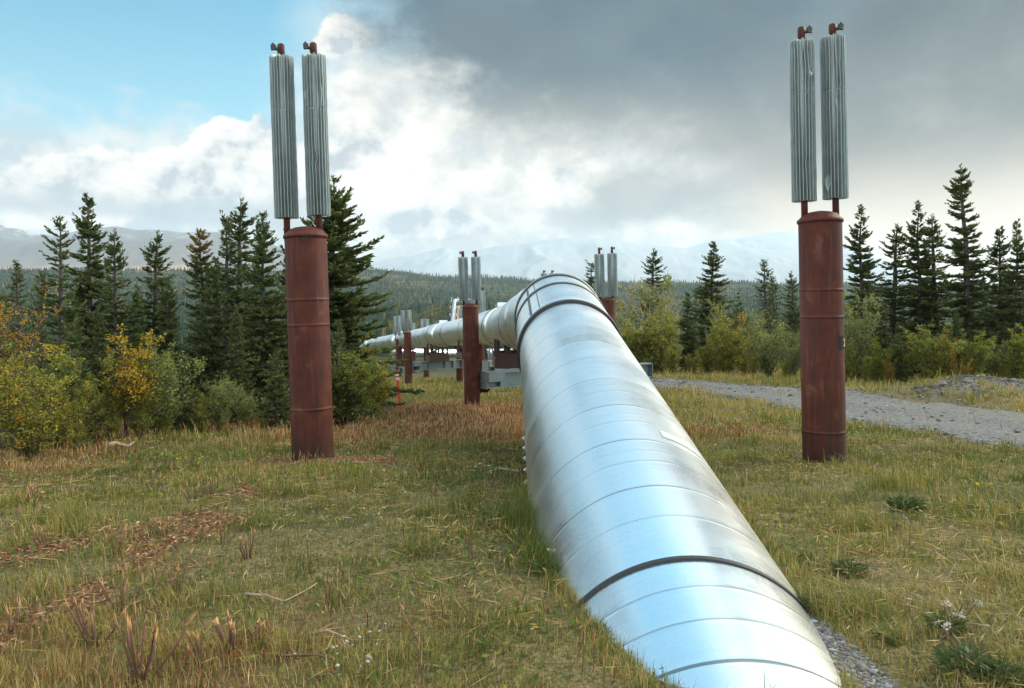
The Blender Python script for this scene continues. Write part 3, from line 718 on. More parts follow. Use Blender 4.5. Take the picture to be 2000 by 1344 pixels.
def support_post(px, d, base_py, cap_py, fins, label, group, rad=.23, lean=.0, seed=0, beads=(), stub=None, valve=True, bent=1.0, nf=22):
    """fins: list of (px centre at fin bottom, bottom row, top row, tip row, radius m)"""
    base = P(px, base_py, d); Hc = (base_py - cap_py) / F * d
    root = tag(empty('support_post', base, (0, 0, 0)), label, 'post', group)
    root.rotation_euler = (0, -lean, 0)
    b = MB(); prof = [(rad, -.6)]
    for z in beads: prof += [(rad, z - .03), (rad, z - .008), (rad + .0035, z - .004), (rad + .0035, z + .004), (rad, z + .008), (rad, z + .03)]
    prof += [(rad, Hc - .02)]
    b.lathe(prof, 48)
    link('post_tube', b.mesh('post_tube', [M_RUST]), root)
    c = MB(); k = rad
    c.lathe([(k, Hc - .022), (k + .014, Hc - .02), (k + .014, Hc + .012), (k * .96, Hc + .03), (k * .80, Hc + .075 * k / .23), (k * .5, Hc + .10 * k / .23), (k * .2, Hc + .112 * k / .23), (.001, Hc + .114 * k / .23)], 48)
    link('post_cap', c.mesh('post_cap', [M_RUST]), root)
    for q, (fx, fb, ft, tip, fr) in enumerate(fins):
        zb = (base_py - fb) / F * d; zt = (base_py - ft) / F * d; ztip = (base_py - tip) / F * d
        ox = (fx - px) / F * d + lean * zb; oy = .0
        f = link('heat_radiator', fin_mesh(zb, zt, fr, zb + (zt - zb) * .665, nf, seed * 7 + q, bent), root, (ox, oy, 0))
        sm_ = MB(); sr = .036 * rad / .23
        sm_.tube([(0, 0, Hc - .05), (0, 0, zb + .01), (0, 0, zt - .02), (0, 0, zt - .018), (0, 0, ztip - .015), (0, 0, ztip)], [sr, sr, sr, sr * 1.12, sr * 1.12, sr * .7], 16)
        link('stem', sm_.mesh('stem', [M_RUST]), f)
        if valve:
            v = MB(); s_ = -1 if seed % 2 else 1
            v.tube([(0, 0, ztip - .07), (s_ * .05, -.04, ztip - .065), (s_ * .075, -.05, ztip - .055)], [.016, .022, .012], 8)
            v.box((s_ * .07, -.05, ztip - .05), (.05, .04, .05)); v.tube([(s_ * .07, -.05, ztip - .03), (s_ * .075, -.055, ztip - .005)], [.01, .014], 6); v.tube([(s_ * .05, -.06, ztip - .08), (s_ * .09, -.07, ztip - .085)], [.012, .012], 6)
            link('valve', v.mesh('valve', [M_STEELCAST]), f)
    if stub:
        ang, hz_, ln, sr = stub; s_ = MB(); R_ = Vector((0, 0, 1)).rotation_difference(Vector((math.cos(ang), math.sin(ang), 0))).to_matrix()
        s_.lathe([(sr, 0), (sr, ln - .05), (sr + .02, ln - .05), (sr + .02, ln), (.01, ln)], 24, 0, Matrix.Translation((0, 0, hz_)).to_3x3() @ R_ if False else R_)
        me = s_.mesh('bracket_stub', [M_RUST]); me.transform(Matrix.Translation((0, 0, hz_))); link('bracket_stub', me, root)
    return root
GP = 'paired rusty steel posts carrying heat radiators'
LP = support_post(612, 8.6, 905, 462, [(560, 425, 110, 84, .134), (623, 422, 110, 84, .134)], 'nearest rusty post left of the pipe with two tall finned radiators', GP, lean=.034, seed=1, beads=(.62, 1.55, 1.83), bent=.7)
RP = support_post(1610, 8.6, 905, 432, [(1571, 393, 80, 52, .136), (1632, 389, 73, 47, .138)], 'nearest rusty post right of the pipe, with a black number plate', GP, lean=.018, seed=2, beads=(.365, 1.64, 1.94), bent=1.15)
P2L = support_post(923, 22.2, 803, 600, [(906, 588, 502, 490, .14), (931, 587, 502, 490, .14)], 'rusty post with a bracket stub just left of the sleeved bend', GP, lean=.022, seed=3, beads=(1.0,), stub=(.75, .72, .52, .21), bent=.6, nf=18)
P2R = support_post(1191, 26.0, 775, 587, [(1172, 580, 496, 483, .17), (1197, 579, 495, 482, .17)], 'rusty post half hidden right of the sleeved bend, radiators against the mountains', GP, lean=.02, seed=4, bent=.5, nf=18)
P3L = support_post(938, 36, 770, 632, [(926, 612, 569, 562, .14), (943, 622, 568, 561, .14)], 'thin post tucked close behind the bracketed post left of the bend', GP, lean=.02, seed=6, stub=(.6, 1.2, .5, .21), bent=.5, nf=16)
P3R = support_post(1071, 39.5, 745, 612, [(1062, 606, 534, 528, .15), (1078, 606, 534, 528, .15)], 'post hidden behind the sleeve, only two radiator tops showing over it', GP, lean=.0, seed=8, bent=.5, nf=16)
P4L = support_post(798, 48, 752, 651, [(788, 646, 606, 601, .15), (800, 646, 605.5, 600, .15)], 'short post in front of the pipe beyond the orange stake', GP, lean=.02, seed=10, stub=(.7, 1.05, .5, .21), bent=.4, nf=14)
P4R = support_post(898, 50.5, 748, 640, [(900, 634, 602, 598, .15), (909, 634, 602, 598, .15)], 'distant post mostly hidden behind the bracketed post, one radiator edge showing', GP, lean=.0, seed=12, bent=.4, nf=14)
P5L = support_post(779, 64, 742, 664, [(772.5, 655, 617, 614, .14), (780, 655, 616.5, 613, .14)], 'distant post behind the pipe near the big spruce, tall paired radiators', GP, lean=.01, seed=14, bent=.4, nf=12)
P5R = support_post(833, 61, 741, 664, [(825, 658, 623, 619, .15), (834.5, 658, 623, 619, .15)], 'distant post beyond the pipe with radiators standing above its top edge', GP, lean=.0, seed=16, bent=.4, nf=12)
P6L = support_post(808, 78, 741, 688, [(802, 684, 632, 629, .16), (808, 684, 631, 628, .16)], 'far post peeping out right beside the short front post', GP, lean=.0, seed=18, valve=False, bent=.4, nf=12)
P6R = support_post(849, 92, 722, 686, [(845, 684, 655, 653, .15), (852, 684, 655, 653, .15)], 'far thin post seen under the pipe, left of a shoe', GP, lean=.0, seed=20, valve=False, bent=.4, nf=12)
GF = 'tiny far posts seen under the pipe'
for k, (px_, d_, top_, lab) in enumerate([(902, 118, 689, 'tiny far paired radiators just left of the bracketed post, under the pipe'), (950, 120, 683, 'leftmost of the tiny far radiator pairs right of the bracketed post'), (959, 128, 680, 'middle and tallest of the tiny far radiator pairs under the pipe'), (969, 124, 686, 'rightmost of the tiny far radiator pairs right of the bracketed post')]):
    support_post(px_, d_, 722, 704, [(px_ - 2.6, 702, top_, top_ - 2, .17), (px_ + 2.6, 702, top_ + 1, top_ - 1, .17)], lab, GF, seed=31 + k, valve=False, bent=.3, nf=12)

# number plate wrapped on the right near post
def number_plate(root, rad, z0, z1, a0, a1, text):
    V = []; Q = []; n = 14
    for i in range(n + 1):
        a = a0 + (a1 - a0) * i / n
        for z in (z0, z1): V.append(((rad + .003) * math.sin(a), -(rad + .003) * math.cos(a), z))
    N = len(V); V += [(x * (rad + .0002) / (rad + .003), y * (rad + .0002) / (rad + .003), z) for x, y, z in V]
    Q = [(2 * i, 2 * i + 2, 2 * i + 3, 2 * i + 1) for i in range(n)] + [(2 * i + 2, 2 * i, N + 2 * i, N + 2 * i + 2) for i in range(n)] + [(2 * i + 1, 2 * i + 3, N + 2 * i + 3, N + 2 * i + 1) for i in range(n)] + [(1, 0, N, N + 1)[::-1], (2 * n, 2 * n + 1, N + 2 * n + 1, N + 2 * n)[::-1]]
    me = bpy.data.meshes.new('number_plate'); me.from_pydata(V, [], Q); me.materials.append(simple('black_plate', (.012, .012, .013), .95, .2, 8)); me.update()
    pl = link('number_plate', me, root); pl['label'] = 'black number plate with yellow digits'
    cu = bpy.data.curves.new('number', 'FONT'); cu.body = text; cu.size = .118; cu.extrude = 0; cu.offset = .0022
    to = bpy.data.objects.new('number_text', cu); COL.objects.link(to); dg = bpy.context.evaluated_depsgraph_get(); dg.update()
    tm = bpy.data.meshes.new_from_object(to.evaluated_get(dg)); bpy.data.objects.remove(to)
    co = np.array([v.co for v in tm.vertices]); co[:, 0] -= co[:, 0].min()
    a = a0 + .36 + co[:, 0] * .78 / rad; zz = z0 + (z1 - z0) * .24 + co[:, 1]
    for v, aa, z in zip(tm.vertices, a, zz): v.co = ((rad + .0048) * math.sin(aa), -(rad + .0048) * math.cos(aa), z)
    tm.materials.clear(); tm.materials.append(simple('yellow_paint', (.72, .52, .16), .5, .1, 8)); tm.update()
    link('digits', tm, pl)
number_plate(RP, .23, (905 - 682) / F * 8.6, (905 - 655) / F * 8.6, .46, 1.95, '25')

# beams and shoes
def xy(px, d): return ((px - 1000) / F * d, d)
crossbeam(xy(945, 22.0), xy(1266, 25.6), -1.86, .46, 'nearest grey crossbeam running under the sleeved bend', .34)
crossbeam(xy(948, 35.6), xy(1066, 39.0), -2.50, .50, 'second grey crossbeam just above and behind the nearest one', .34)
crossbeam(xy(804, 48.0), xy(899, 50.2), -3.42, .55, 'grey crossbeam behind the short post beyond the orange stake', .34)
crossbeam(xy(748, 66.0), xy(790, 63.2), -4.95, .55, 'farthest grey crossbeam at the edge of the spruce branches', .34)
crossbeam(xy(812, 77.0), xy(846, 90.0), -6.0, .5, 'far crossbeam glimpsed low between distant posts', .34)
shoe(24.0, -1.86); shoe(37.4, -2.50); shoe(49.4, -3.42); shoe(65.0, -4.95)

# far run of pipeline climbing the opposite slope
root = tag(empty('distant_pipeline', (FARPIPE[0][0], FARPIPE[0][1], gz(*FARPIPE[0]))), 'far silver pipe climbing the wooded slope beside a bare tan strip', 'pipeline')
pts = [Vector((x, y, gz(x, y) + 2.3)) for x, y in FARPIPE]; pts.append(pts[-1] + Vector((6, 6, .2)))
b = MB(); b.tube(pts, [.75] * len(pts), 14); me = b.mesh('pipe_section', [M_JACKET]); me.transform(Matrix.Translation(-root.location)); link('pipe_section', me, root)
for k in range(14):
    f = k / 13 * (len(FARPIPE) - 1); i = min(int(f), len(FARPIPE) - 2); x = FARPIPE[i][0] + (FARPIPE[i + 1][0] - FARPIPE[i][0]) * (f - i); y = FARPIPE[i][1] + (FARPIPE[i + 1][1] - FARPIPE[i][1]) * (f - i)
    for s_ in (-1.35, 1.35):
        q = MB(); z = gz(x + s_, y); q.tube([(x + s_, y, z - .3), (x + s_, y, z + 2.4)], [.25, .25], 8); q.tube([(x + s_, y, z + 2.4), (x + s_, y, z + 3.7)], [.22, .22], 8, 1)
        me = q.mesh('post', [M_RUST, M_FIN]); me.transform(Matrix.Translation(-root.location)); link('post', me, root)

# orange marker stake
d_ = 20.5; p = P(782, 806, d_); p.z = gz(p.x, p.y)
st = tag(empty('marker_stake', p, (0, -.085, 0)), 'thin orange marker stake with white bands in the grass', 'stake')
Hs = (806 - 722) / F * d_
b = MB(); b.box((0, 0, Hs / 2 - .15), (.085, .02, Hs + .3)); link('stake', b.mesh('stake', [M_ORANGE]), st)
for z, h in ((Hs * .88, .05), (Hs * .79, .07)):
    b = MB(); b.box((0, 0, z), (.089, .026, h)); link('white_band', b.mesh('white_band', [M_WHITE]), st)

# ================================================================ VEGETATION
def rot_to(d):
    """rows of orthonormal frames (side, up, dir) for direction rows"""
    d = d / np.linalg.norm(d, axis=1, keepdims=True); ref = np.where(np.abs(d[:, 2:3]) < .95, np.array([[0, 0, 1.0]]), np.array([[1.0, 0, 0]]))
    s_ = np.cross(d, ref); s_ /= np.linalg.norm(s_, axis=1, keepdims=True); return s_, np.cross(s_, d), d
def blades(P_, D_, L, Wd, roll):
    """pointed quads: base, flank, tip, flank"""
    s_, u_, d_ = rot_to(D_); side = s_ * np.cos(roll)[:, None] + u_ * np.sin(roll)[:, None]
    m = P_ + d_ * (L * .45)[:, None]
    return np.stack([P_, m + side * (Wd / 2)[:, None], P_ + d_ * L[:, None], m - side * (Wd / 2)[:, None]], 1)
def quads_mesh(name, Qv, tint, m):
    n = len(Qv); return mesh_np(name, Qv.reshape(-1, 3), np.arange(n * 4).reshape(n, 4), None, [m], attrs=dict(tint=tint))

def spruce(seed, h=5.0, rmax=.95, power=.85, gap=.115, twig=.125, droop=.25, irregular=.25, bare=0.0, brown_top=0.0, density=1.0):
    rg = np.random.default_rng(seed); b = MB()
    nseg = 12; wob = np.cumsum(rg.normal(0, .012, (nseg + 1, 2)), 0) * h / 5; zz = np.linspace(-.15, h, nseg + 1)
    tr = .018 * h * (1 - np.linspace(0, 1, nseg + 1)) ** .85 + .006
    b.tube([(wob[i, 0], wob[i, 1], zz[i]) for i in range(nseg + 1)], tr, 8)
    P_, D_, L_, W_, T_ = [], [], [], [], []
    z = .05 * h + bare * h
    lob = rg.uniform(0, 6.28, 3)
    while z < h * .985:
        f = z / h; base_r = rmax * ((1 - f) ** power) * (1 if f > .12 else .75 + 2 * f) + .05
        base_r *= 1 + irregular * .9 * (vnoise(np.array([z * 1.6]), np.array([seed * 3.3]), seed)[0] - .5)
        nb = rg.integers(5, 8) if f < .9 else rg.integers(3, 5)
        a0 = rg.uniform(0, 6.28)
        for k in range(nb):
            a = a0 + 6.28 * k / nb + rg.normal(0, .35); zj = z + rg.normal(0, gap * .55); R = base_r * rg.uniform(1 - irregular * 1.5, 1.12) * (1 + irregular * .5 * math.sin(a * 2 + lob[0] + z))
            if R < .05 or (rg.random() < .10 and f > .25): continue
            el0 = np.interp(f, [0, .3, .7, .92, 1], [-.30, -.12, .12, .55, 1.0]) + rg.normal(0, .09)
            npt = max(4, int(R / .044)); t = np.linspace(0, 1, npt)
            sag = -droop * R * (t ** 1.2) * (1 - f) + (.20 + .12 * rg.random()) * R * t ** 3       # droops, tip turns up
            cx = np.interp(z, zz, wob[:, 0]); cy = np.interp(z, zz, wob[:, 1])
            pts = np.stack([cx + np.cos(a) * R * t * math.cos(el0), cy + np.sin(a) * R * t * math.cos(el0), zj + R * t * math.sin(el0) + sag], 1)
            if f < .93 and R > .25: b.tube(pts[::max(1, npt // 4)], np.linspace(.006 + .010 * R, .003, len(pts[::max(1, npt // 4)])), 4, 0, False)
            dirs = np.gradient(pts, axis=0); dirs /= np.linalg.norm(dirs, axis=1, keepdims=True)
            keep = t > .05
            for rep_ in range(4):
                q = keep & (rg.random(npt) < density)
                n = q.sum()
                if not n: continue
                p = pts[q] + rg.normal(0, .012, (n, 3)); d = dirs[q]; sd_ = np.stack([-d[:, 1], d[:, 0], np.zeros(n)], 1); sd_ /= np.linalg.norm(sd_, axis=1, keepdims=True) + 1e-9
                sgn = (1, -1, 0, rg.normal(0, .4))[rep_]
                dd = d * rg.uniform(.5, 1.0, n)[:, None] + sd_ * (sgn * rg.uniform(.55, 1.2, n))[:, None] + np.array([0, 0, 1]) * rg.normal(.10 if rep_ < 2 else .25, .22, n)[:, None]
                ln = twig * rg.uniform(.7, 1.5, n) * (.65 + .55 * (1 - t[q])) * (.7 + .5 * min(1, R / .6))
                wd = ln * rg.uniform(.26, .42, n)
                for r_ in (0, 1):
                    P_.append(p); D_.append(dd); L_.append(ln); W_.append(wd); 
                    T_.append(np.clip(.42 + rg.normal(0, .17, n) + .20 * (t[q] > .8) + rg.normal(0, .10) + (.55 if f > 1 - brown_top else 0), 0, 1))
        z += gap * rg.uniform(.75, 1.3) * (1 if f < .8 else .8)
    # leader
    n = 10; p = np.stack([np.full(n, wob[-1, 0]), np.full(n, wob[-1, 1]), np.linspace(h * .955, h * .995, n)], 1); a = rg.uniform(0, 6.28, n)
    for r_ in (0, 1):
        P_.append(p); D_.append(np.stack([np.cos(a) * .7, np.sin(a) * .7, np.ones(n)], 1)); L_.append(np.full(n, twig * .8)); W_.append(np.full(n, .028)); T_.append(np.full(n, .6 + .4 * (brown_top > 0)))
    P_ = np.vstack(P_); D_ = np.vstack(D_); L_ = np.concatenate(L_); W_ = np.concatenate(W_); T_ = np.concatenate(T_)
    Qv = blades(P_, D_, L_, W_, rg.uniform(0, 3.14, len(L_)))
    return b.mesh('spruce_trunk', [M_BARK]), quads_mesh('spruce_crown', Qv, T_, M_SPRUCE), h
SPR = [spruce(101, rmax=1.0, power=.8, irregular=.22), spruce(102, rmax=.78, power=.75, irregular=.42), spruce(103, rmax=.62, power=.62, irregular=.44, gap=.135, density=.85),
       spruce(104, rmax=.50, power=.55, irregular=.5, gap=.13, twig=.115, density=.8), spruce(105, rmax=.36, power=.40, irregular=.42, gap=.10, twig=.10, density=.9),
       spruce(106, rmax=1.15, power=1.0, irregular=.2, gap=.15), spruce(107, rmax=.55, power=.5, irregular=.5, gap=.14, twig=.12, density=.8)]
SPR_TOP = spruce(108, rmax=.62, power=.5, irregular=.4, gap=.12, brown_top=.16)
SPR_YOUNG = spruce(109, h=1.9, rmax=.62, power=.85, gap=.10, twig=.115, droop=.05, irregular=.3)
SPR_BIG = spruce(110, h=6.2, rmax=1.95, power=.78, gap=.15, twig=.15, droop=.22, irregular=.26)
SPR_TALL = spruce(111, h=8.0, rmax=.95, power=.62, gap=.19, twig=.155, droop=.18, irregular=.45, density=.9)
SPR_TALL2 = spruce(112, h=7.0, rmax=1.15, power=.72, gap=.18, twig=.155, droop=.2, irregular=.35)

def place_tree(name, kit, px, d, top_py, label, cat, group, wide=1.0, lean=0.0, yaw=None, parts=('trunk', 'crown'), base=None):
    g = on_ground(px, d); H = (CZ + (HZ - top_py) / F * d) - g.z
    s_ = H / kit[2]
    o = tag(empty(name, g, (0, 0, 0)), label, cat, group)
    o.rotation_euler = (random.uniform(-.02, .02), -lean, yaw if yaw is not None else random.uniform(0, 6.28)); o.scale = (s_ * wide, s_ * wide, s_)
    for nm, me in zip(parts, kit[:2]): link(nm, me, o)
    return o
GSL = 'spruces at the left edge of the clearing'; GSR = 'spruces beyond the gravel road'
for (kit, px, d, ty, wd, label) in [
    (SPR[6], 125, 13.0, 425, 1.05, 'spruce with a long bare leader, at left in front of the tallest crown there'),
    (SPR[1], 174, 15.0, 385, 1.15, 'tallest spruce at the far left, dense dark crown with a ragged top'),
    (SPR[2], 228, 14.2, 447, 1.1, 'thin pointed spruce right beside the tallest far-left spruce'),
    (SPR[2], 304, 15.5, 450, 1.2, 'lone pointed spruce midway between the two left clumps'),
    (SPR[0], 335, 14.6, 545, .9, 'paler spruce leaning on the lone pointed spruce at left'),
    (SPR_TOP, 397, 19.5, 447, 1.25, 'spruce with a rusty brown cone-laden top'),
    (SPR[0], 408, 15.0, 505, .9, 'broad green spruce in front of the brown-topped one'),
    (SPR[3], 441, 16.5, 425, 1.25, 'spindly spruce with twin bare leaders beside the brown-topped one'),
    (SPR[2], 470, 19.0, 387, 1.35, 'tall dark spire just behind the twin-leader spruce'),
    (SPR[0], 512, 15.5, 418, .95, 'full light-green spruce closest on the left to the near left post'),
    (SPR_BIG, 645, 17.5, 352, 1.28, 'biggest broad spruce, directly behind the near left post'),
    (SPR[4], 34, 27, 515, 1.3, 'narrow distant spire at the left edge behind the yellow birch'),
    (SPR[4], 82, 25, 535, 1.5, 'narrow brownish spire alone in the gap at left'),
    (SPR[0], 262, 17.5, 560, .8, 'short dark spruce low between the thin and the lone pointed spruces'),
    (SPR[1], 560, 19, 500, 1.0, 'spruce half hidden behind the left side of the near left post'),
    (SPR[0], 195, 13.6, 600, .8, 'bushy blue-green spruce below the tallest far-left crown'),
    (SPR[0], 465, 14.0, 600, .85, 'low wide spruce at the foot of the twin-leader spruce'),
    (SPR_YOUNG, 138, 11.0, 640, 1.0, 'young spruce with upright shoots behind the green-yellow birch'),
    (SPR_YOUNG, 540, 12.6, 693, 1.0, 'young spruce just left of the near left post, low and dense'),
    (SPR_YOUNG, 657, 14.5, 635, .95, 'young pale spruce just right of the near left post'),
    (SPR_YOUNG, 360, 12.2, 700, .8, 'small young spruce among willows below the brown-topped spruce'),
    (SPR_YOUNG, 130, 9.8, 730, .75, 'dark sapling spruce low in front of the birch bushes at left'),
    (SPR[0], 700, 22, 660, .9, 'low spruce at the right foot of the biggest broad spruce'),
]: place_tree('spruce_tree', kit, px, d, ty, label, 'spruce', GSL, wd * 1.02, random.uniform(.0, .035))
for (kit, px, d, ty, wd, label) in [
    (SPR[3], 1150, 62, 515, 1.7, 'small dark spruce just left of the half-hidden right post radiators'),
    (SPR[2], 1274, 48, 485, 1.3, 'dark spruce spire behind the pale-trunked aspen'),
    (SPR[1], 1383, 42, 475, 1.3, 'dense ragged spruce rising alone above the yellow-green bushes'),
    (SPR[1], 1343, 34, 572, 1.2, 'dark full spruce with layered branches at the near edge of the bushes'),
    (SPR[0], 1262, 34.5, 640, .9, 'shadowy spruce low behind the near pipe right edge'),
    (SPR[4], 1494, 46, 512, 1.4, 'thin dark spire, taller of the close pair left of the near right post'),
    (SPR[4], 1511, 47, 543, 1.5, 'shorter spire of the close pair left of the near right post'),
    (SPR[2], 1550, 38, 530, 1.1, 'spruce brushing the left side of the near right post'),
    (SPR[1], 1463, 44, 620, 1.0, 'dark low spruce under the close pair of spires'),
    (SPR_TALL2, 1689, 28, 405, 1.05, 'first spruce right of the near right post, conical and airy'),
    (SPR[2], 1744, 30, 437, 1.35, 'slender spruce second from the near right post'),
    (SPR_TALL2, 1804, 29, 396, 1.0, 'taller of the twin spruces growing together at right'),
    (SPR[2], 1831, 29.5, 418, 1.25, 'shorter right-hand partner of the twin spruces'),
    (SPR_TALL, 1893, 27, 318, 1.15, 'tallest right-hand spruce with shaggy tiers and forked tip'),
    (SPR[1], 1957, 27.5, 448, 1.15, 'spruce next right of the shaggy tallest one'),
    (SPR_TALL2, 1984, 26, 433, .95, 'spruce at the right edge of the view'),
    (SPR[0], 1870, 25.5, 610, .85, 'young wide spruce in front of the shaggy tallest one'),
    (SPR[0], 1722, 26.5, 590, .85, 'dark bushy spruce low between the first two right-hand spruces'),
    (SPR_YOUNG, 1755, 24.5, 655, .9, 'pale young spruce with a tall shoot among right-hand bushes'),
    (SPR[0], 2040, 27, 420, 1.0, 'spruce cut by the right edge of the photograph'),
    (SPR[1], 1930, 30, 560, 1.2, 'dark spruce filling the gap behind the shaggy tallest one'),
]: place_tree('spruce_tree', kit, px, d, ty, label, 'spruce', GSR, wd * 1.1, random.uniform(.0, .03))

def shrub(seed, h=2.0, spread=.8, stems=7, leaf=.045, nleaf=2600, m=None, mw=None, up=.6, lo=.03, tmean=.45, tsd=.2, bare_tips=.15, tree=False, clump=5):
    """several stems, side branches, leaves hung along the twigs"""
    rg = np.random.default_rng(seed); b = MB(); tw = []
    for s_ in range(stems):
        a = rg.uniform(0, 6.28); sp = spread * rg.uniform(.25, 1.0) * (.35 if tree else 1); H = h * rg.uniform(.62, 1.0)
        n = 9; t = np.linspace(0, 1, n); r0 = rg.uniform(.0, .12) * spread
        cu = np.cumsum(rg.normal(0, .035, (n, 2)), 0) * h
        pts = np.stack([np.cos(a) * (r0 + sp * t ** 1.3) + cu[:, 0] * t, np.sin(a) * (r0 + sp * t ** 1.3) + cu[:, 1] * t, -.08 + (H + .08) * t], 1)
        b.tube(pts, np.linspace(.0065 * h if not tree else .016 * h, .0025, n), 6, 0, False)
        nbr = int(rg.integers(13, 20))
        for k in range(nbr):
            f = rg.uniform(lo, 1.0); p0 = np.array([np.interp(f, t, pts[:, q]) for q in range(3)])
            aa = rg.uniform(0, 6.28); ln = h * rg.uniform(.14, .36) * (1.15 - .7 * f)
            d = np.array([math.cos(aa), math.sin(aa), up + rg.normal(0, .25)]); d /= np.linalg.norm(d)
            tt = np.linspace(0, 1, 5); q = p0 + d * (ln * tt)[:, None] + np.array([0, 0, 1]) * (ln * .25 * tt ** 2)[:, None] + np.cumsum(rg.normal(0, .03 * ln, (5, 3)), 0)
            b.tube(q, np.linspace(.0035 * h, .0012 * h, 5), 4, 0, False); tw.append((q, rg.normal(0, 1)))
            for j in range(2):
                e = q[rg.integers(1, 4)]; a2 = rg.uniform(0, 6.28); d2 = np.array([math.cos(a2), math.sin(a2), up * rg.uniform(.3, 1.4)]); d2 /= np.linalg.norm(d2)
                q2 = e + d2 * (ln * rg.uniform(.3, .6) * np.linspace(0, 1, 4))[:, None]; b.tube(q2, np.linspace(.0022 * h, .001 * h, 4), 3, 0, False); tw.append((q2, rg.normal(0, 1)))
        tw.append((pts[4:], rg.normal(0, 1)))
    per = nleaf // len(tw); P_, D_, T_ = [], [], []
    for q, c in tw:
        k = max(1, int(per * rg.uniform(.3, 1.7))); f = rg.random(k) ** .8 * (len(q) - 1) * (1 - bare_tips * rg.random()); i = np.minimum(f.astype(int), len(q) - 2)
        p = q[i] + (q[i + 1] - q[i]) * (f - i)[:, None] + rg.normal(0, leaf * .65, (k, 3)); a = rg.uniform(0, 6.28, k)
        P_.append(p); D_.append(np.stack([np.cos(a), np.sin(a), rg.normal(.1, .55, k)], 1)); T_.append(np.clip(tmean + c * tsd * .75 + rg.normal(0, tsd * .6, k), 0, 1))
    P_ = np.vstack(P_); D_ = np.vstack(D_); T_ = np.concatenate(T_); n = len(P_); L = leaf * rg.uniform(.65, 1.35, n)
    Qv = blades(P_, D_, L, L * rg.uniform(.5, .8, n) if m is not M_LEAF_WILLOW else L * rg.uniform(.28, .42, n), rg.uniform(0, 3.14, n))
    return b.mesh('shrub_stems', [mw or M_TWIG]), quads_mesh('shrub_leaves', Qv, T_, m), h
K = dict(
    birch=shrub(201, 2.0, .75, 8, .042, 7500, M_LEAF_MIXED, tmean=.50, tsd=.20),
    birch2=shrub(202, 2.0, .6, 7, .040, 6500, M_LEAF_MIXED, tmean=.38, tsd=.17),
    yellow=shrub(203, 2.0, .30, 5, .045, 2600, M_LEAF_YELLOW, tmean=.55, tsd=.18, lo=.35),
    orange=shrub(204, 2.4, .55, 6, .036, 2400, M_LEAF_ORANGE, tmean=.62, tsd=.2, lo=.2),
    willow=shrub(205, 2.0, .7, 10, .062, 7500, M_LEAF_WILLOW, tmean=.45, tsd=.17, up=1.0),
    green=shrub(206, 2.0, .75, 9, .048, 8000, M_LEAF_GREEN, tmean=.45, tsd=.18),
    low=shrub(207, .6, .45, 9, .032, 2200, M_LEAF_ORANGE, tmean=.6, tsd=.25),
    bigwillow=shrub(208, 3.6, 1.5, 13, .10, 9000, M_LEAF_WILLOW, tmean=.48, tsd=.18, up=1.0),
    biggreen=shrub(209, 3.4, 1.3, 11, .085, 10000, M_LEAF_GREEN, tmean=.52, tsd=.2),
    bigbirch=shrub(210, 3.6, 1.2, 10, .085, 8500, M_LEAF_MIXED, tmean=.40, tsd=.2),
    bigyellow=shrub(211, 3.2, 1.1, 8, .08, 6000, M_LEAF_ORANGE, tmean=.35, tsd=.22),
    aspen=shrub(212, 6.0, 1.0, 2, .10, 2600, M_LEAF_GREEN, M_PALEBARK, tree=True, tmean=.5, tsd=.2, lo=.3),
    bareaspen=shrub(213, 6.5, .9, 2, .10, 650, M_LEAF_MIXED, M_PALEBARK, tree=True, tmean=.6, tsd=.2, lo=.35),
)
def bush(k, px, d, ty, label, wide=1.0, cat='bush', group=None, name='bush'):
    place_tree(name, K[k], px, d, ty, label, cat, group, wide, 0, None, ('stems', 'leaves'))
GBL = 'bushes along the left edge of the clearing'; GBR = 'bushes along the far side of the road'
for a in [
    ('orange', 8, 9.6, 535, 'tall orange-leaved birch at the left edge of the view', 1.0), ('birch', 62, 8.9, 672, 'round green and gold birch nearest the camera at left', 1.15),
    ('birch', 135, 9.6, 745, 'gold-tipped birch bush right of the nearest round one', .8), ('yellow', 247, 11.0, 610, 'slim bright yellow birch standing up among the greens', .9),
    ('birch2', 215, 10.8, 740, 'olive bush at the foot of the slim yellow birch', 1.0), ('willow', 305, 11.6, 655, 'pale willow bush right of the slim yellow birch', .9),
    ('birch2', 275, 11.2, 690, 'mixed green bush between slim yellow birch and pale willow', .9), ('green', 350, 12.4, 745, 'green bush below the brown-topped spruce', .9),
    ('willow', 430, 12.6, 725, 'grey-green willow in the middle of the left thicket', 1.0), ('birch2', 390, 12.0, 770, 'low yellowing bush left of the grey-green willow', 1.0),
    ('willow', 480, 13.2, 755, 'small willow between the grey-green one and the young spruce', .9), ('low', 562, 12.9, 800, 'little orange bush at the left foot of the near left post', 1.1),
    ('low', 500, 12.5, 815, 'low rusty bush at the edge of the mown grass', 1.2), ('green', 692, 14.6, 672, 'green bush right of the near left post', 1.25),
    ('birch', 728, 16.6, 682, 'yellow-flecked bush at the right end of the left thicket', .8), ('orange', 738, 19.5, 700, 'orange-tinged bush beside the pipe end of the thicket', .7),
    ('low', 668, 14.6, 812, 'low red-orange bush right of the near left post foot', 1.1), ('birch2', 160, 10.4, 690, 'yellow-green bush behind the gold-tipped birch', .9),
    ('birch2', 20, 10.6, 720, 'dense olive bush in the lower left corner of the thicket', 1.1), ('green', 100, 11.8, 680, 'dark green bush behind the nearest round birch', 1.0),
    ('birch2', 320, 11.5, 800, 'short bush with dark stems in front of the pale willow', 1.1), ('low', 440, 12.2, 830, 'low orange tuft in front of the grey-green willow', 1.0),
    ('green', 742, 20, 745, 'last small green bush of the left thicket by the orange stake', .7), ('low', 715, 17.2, 800, 'low golden bush near the end of the left thicket', 1.2),
]: bush(*a[:5], wide=a[5], group=GBL)
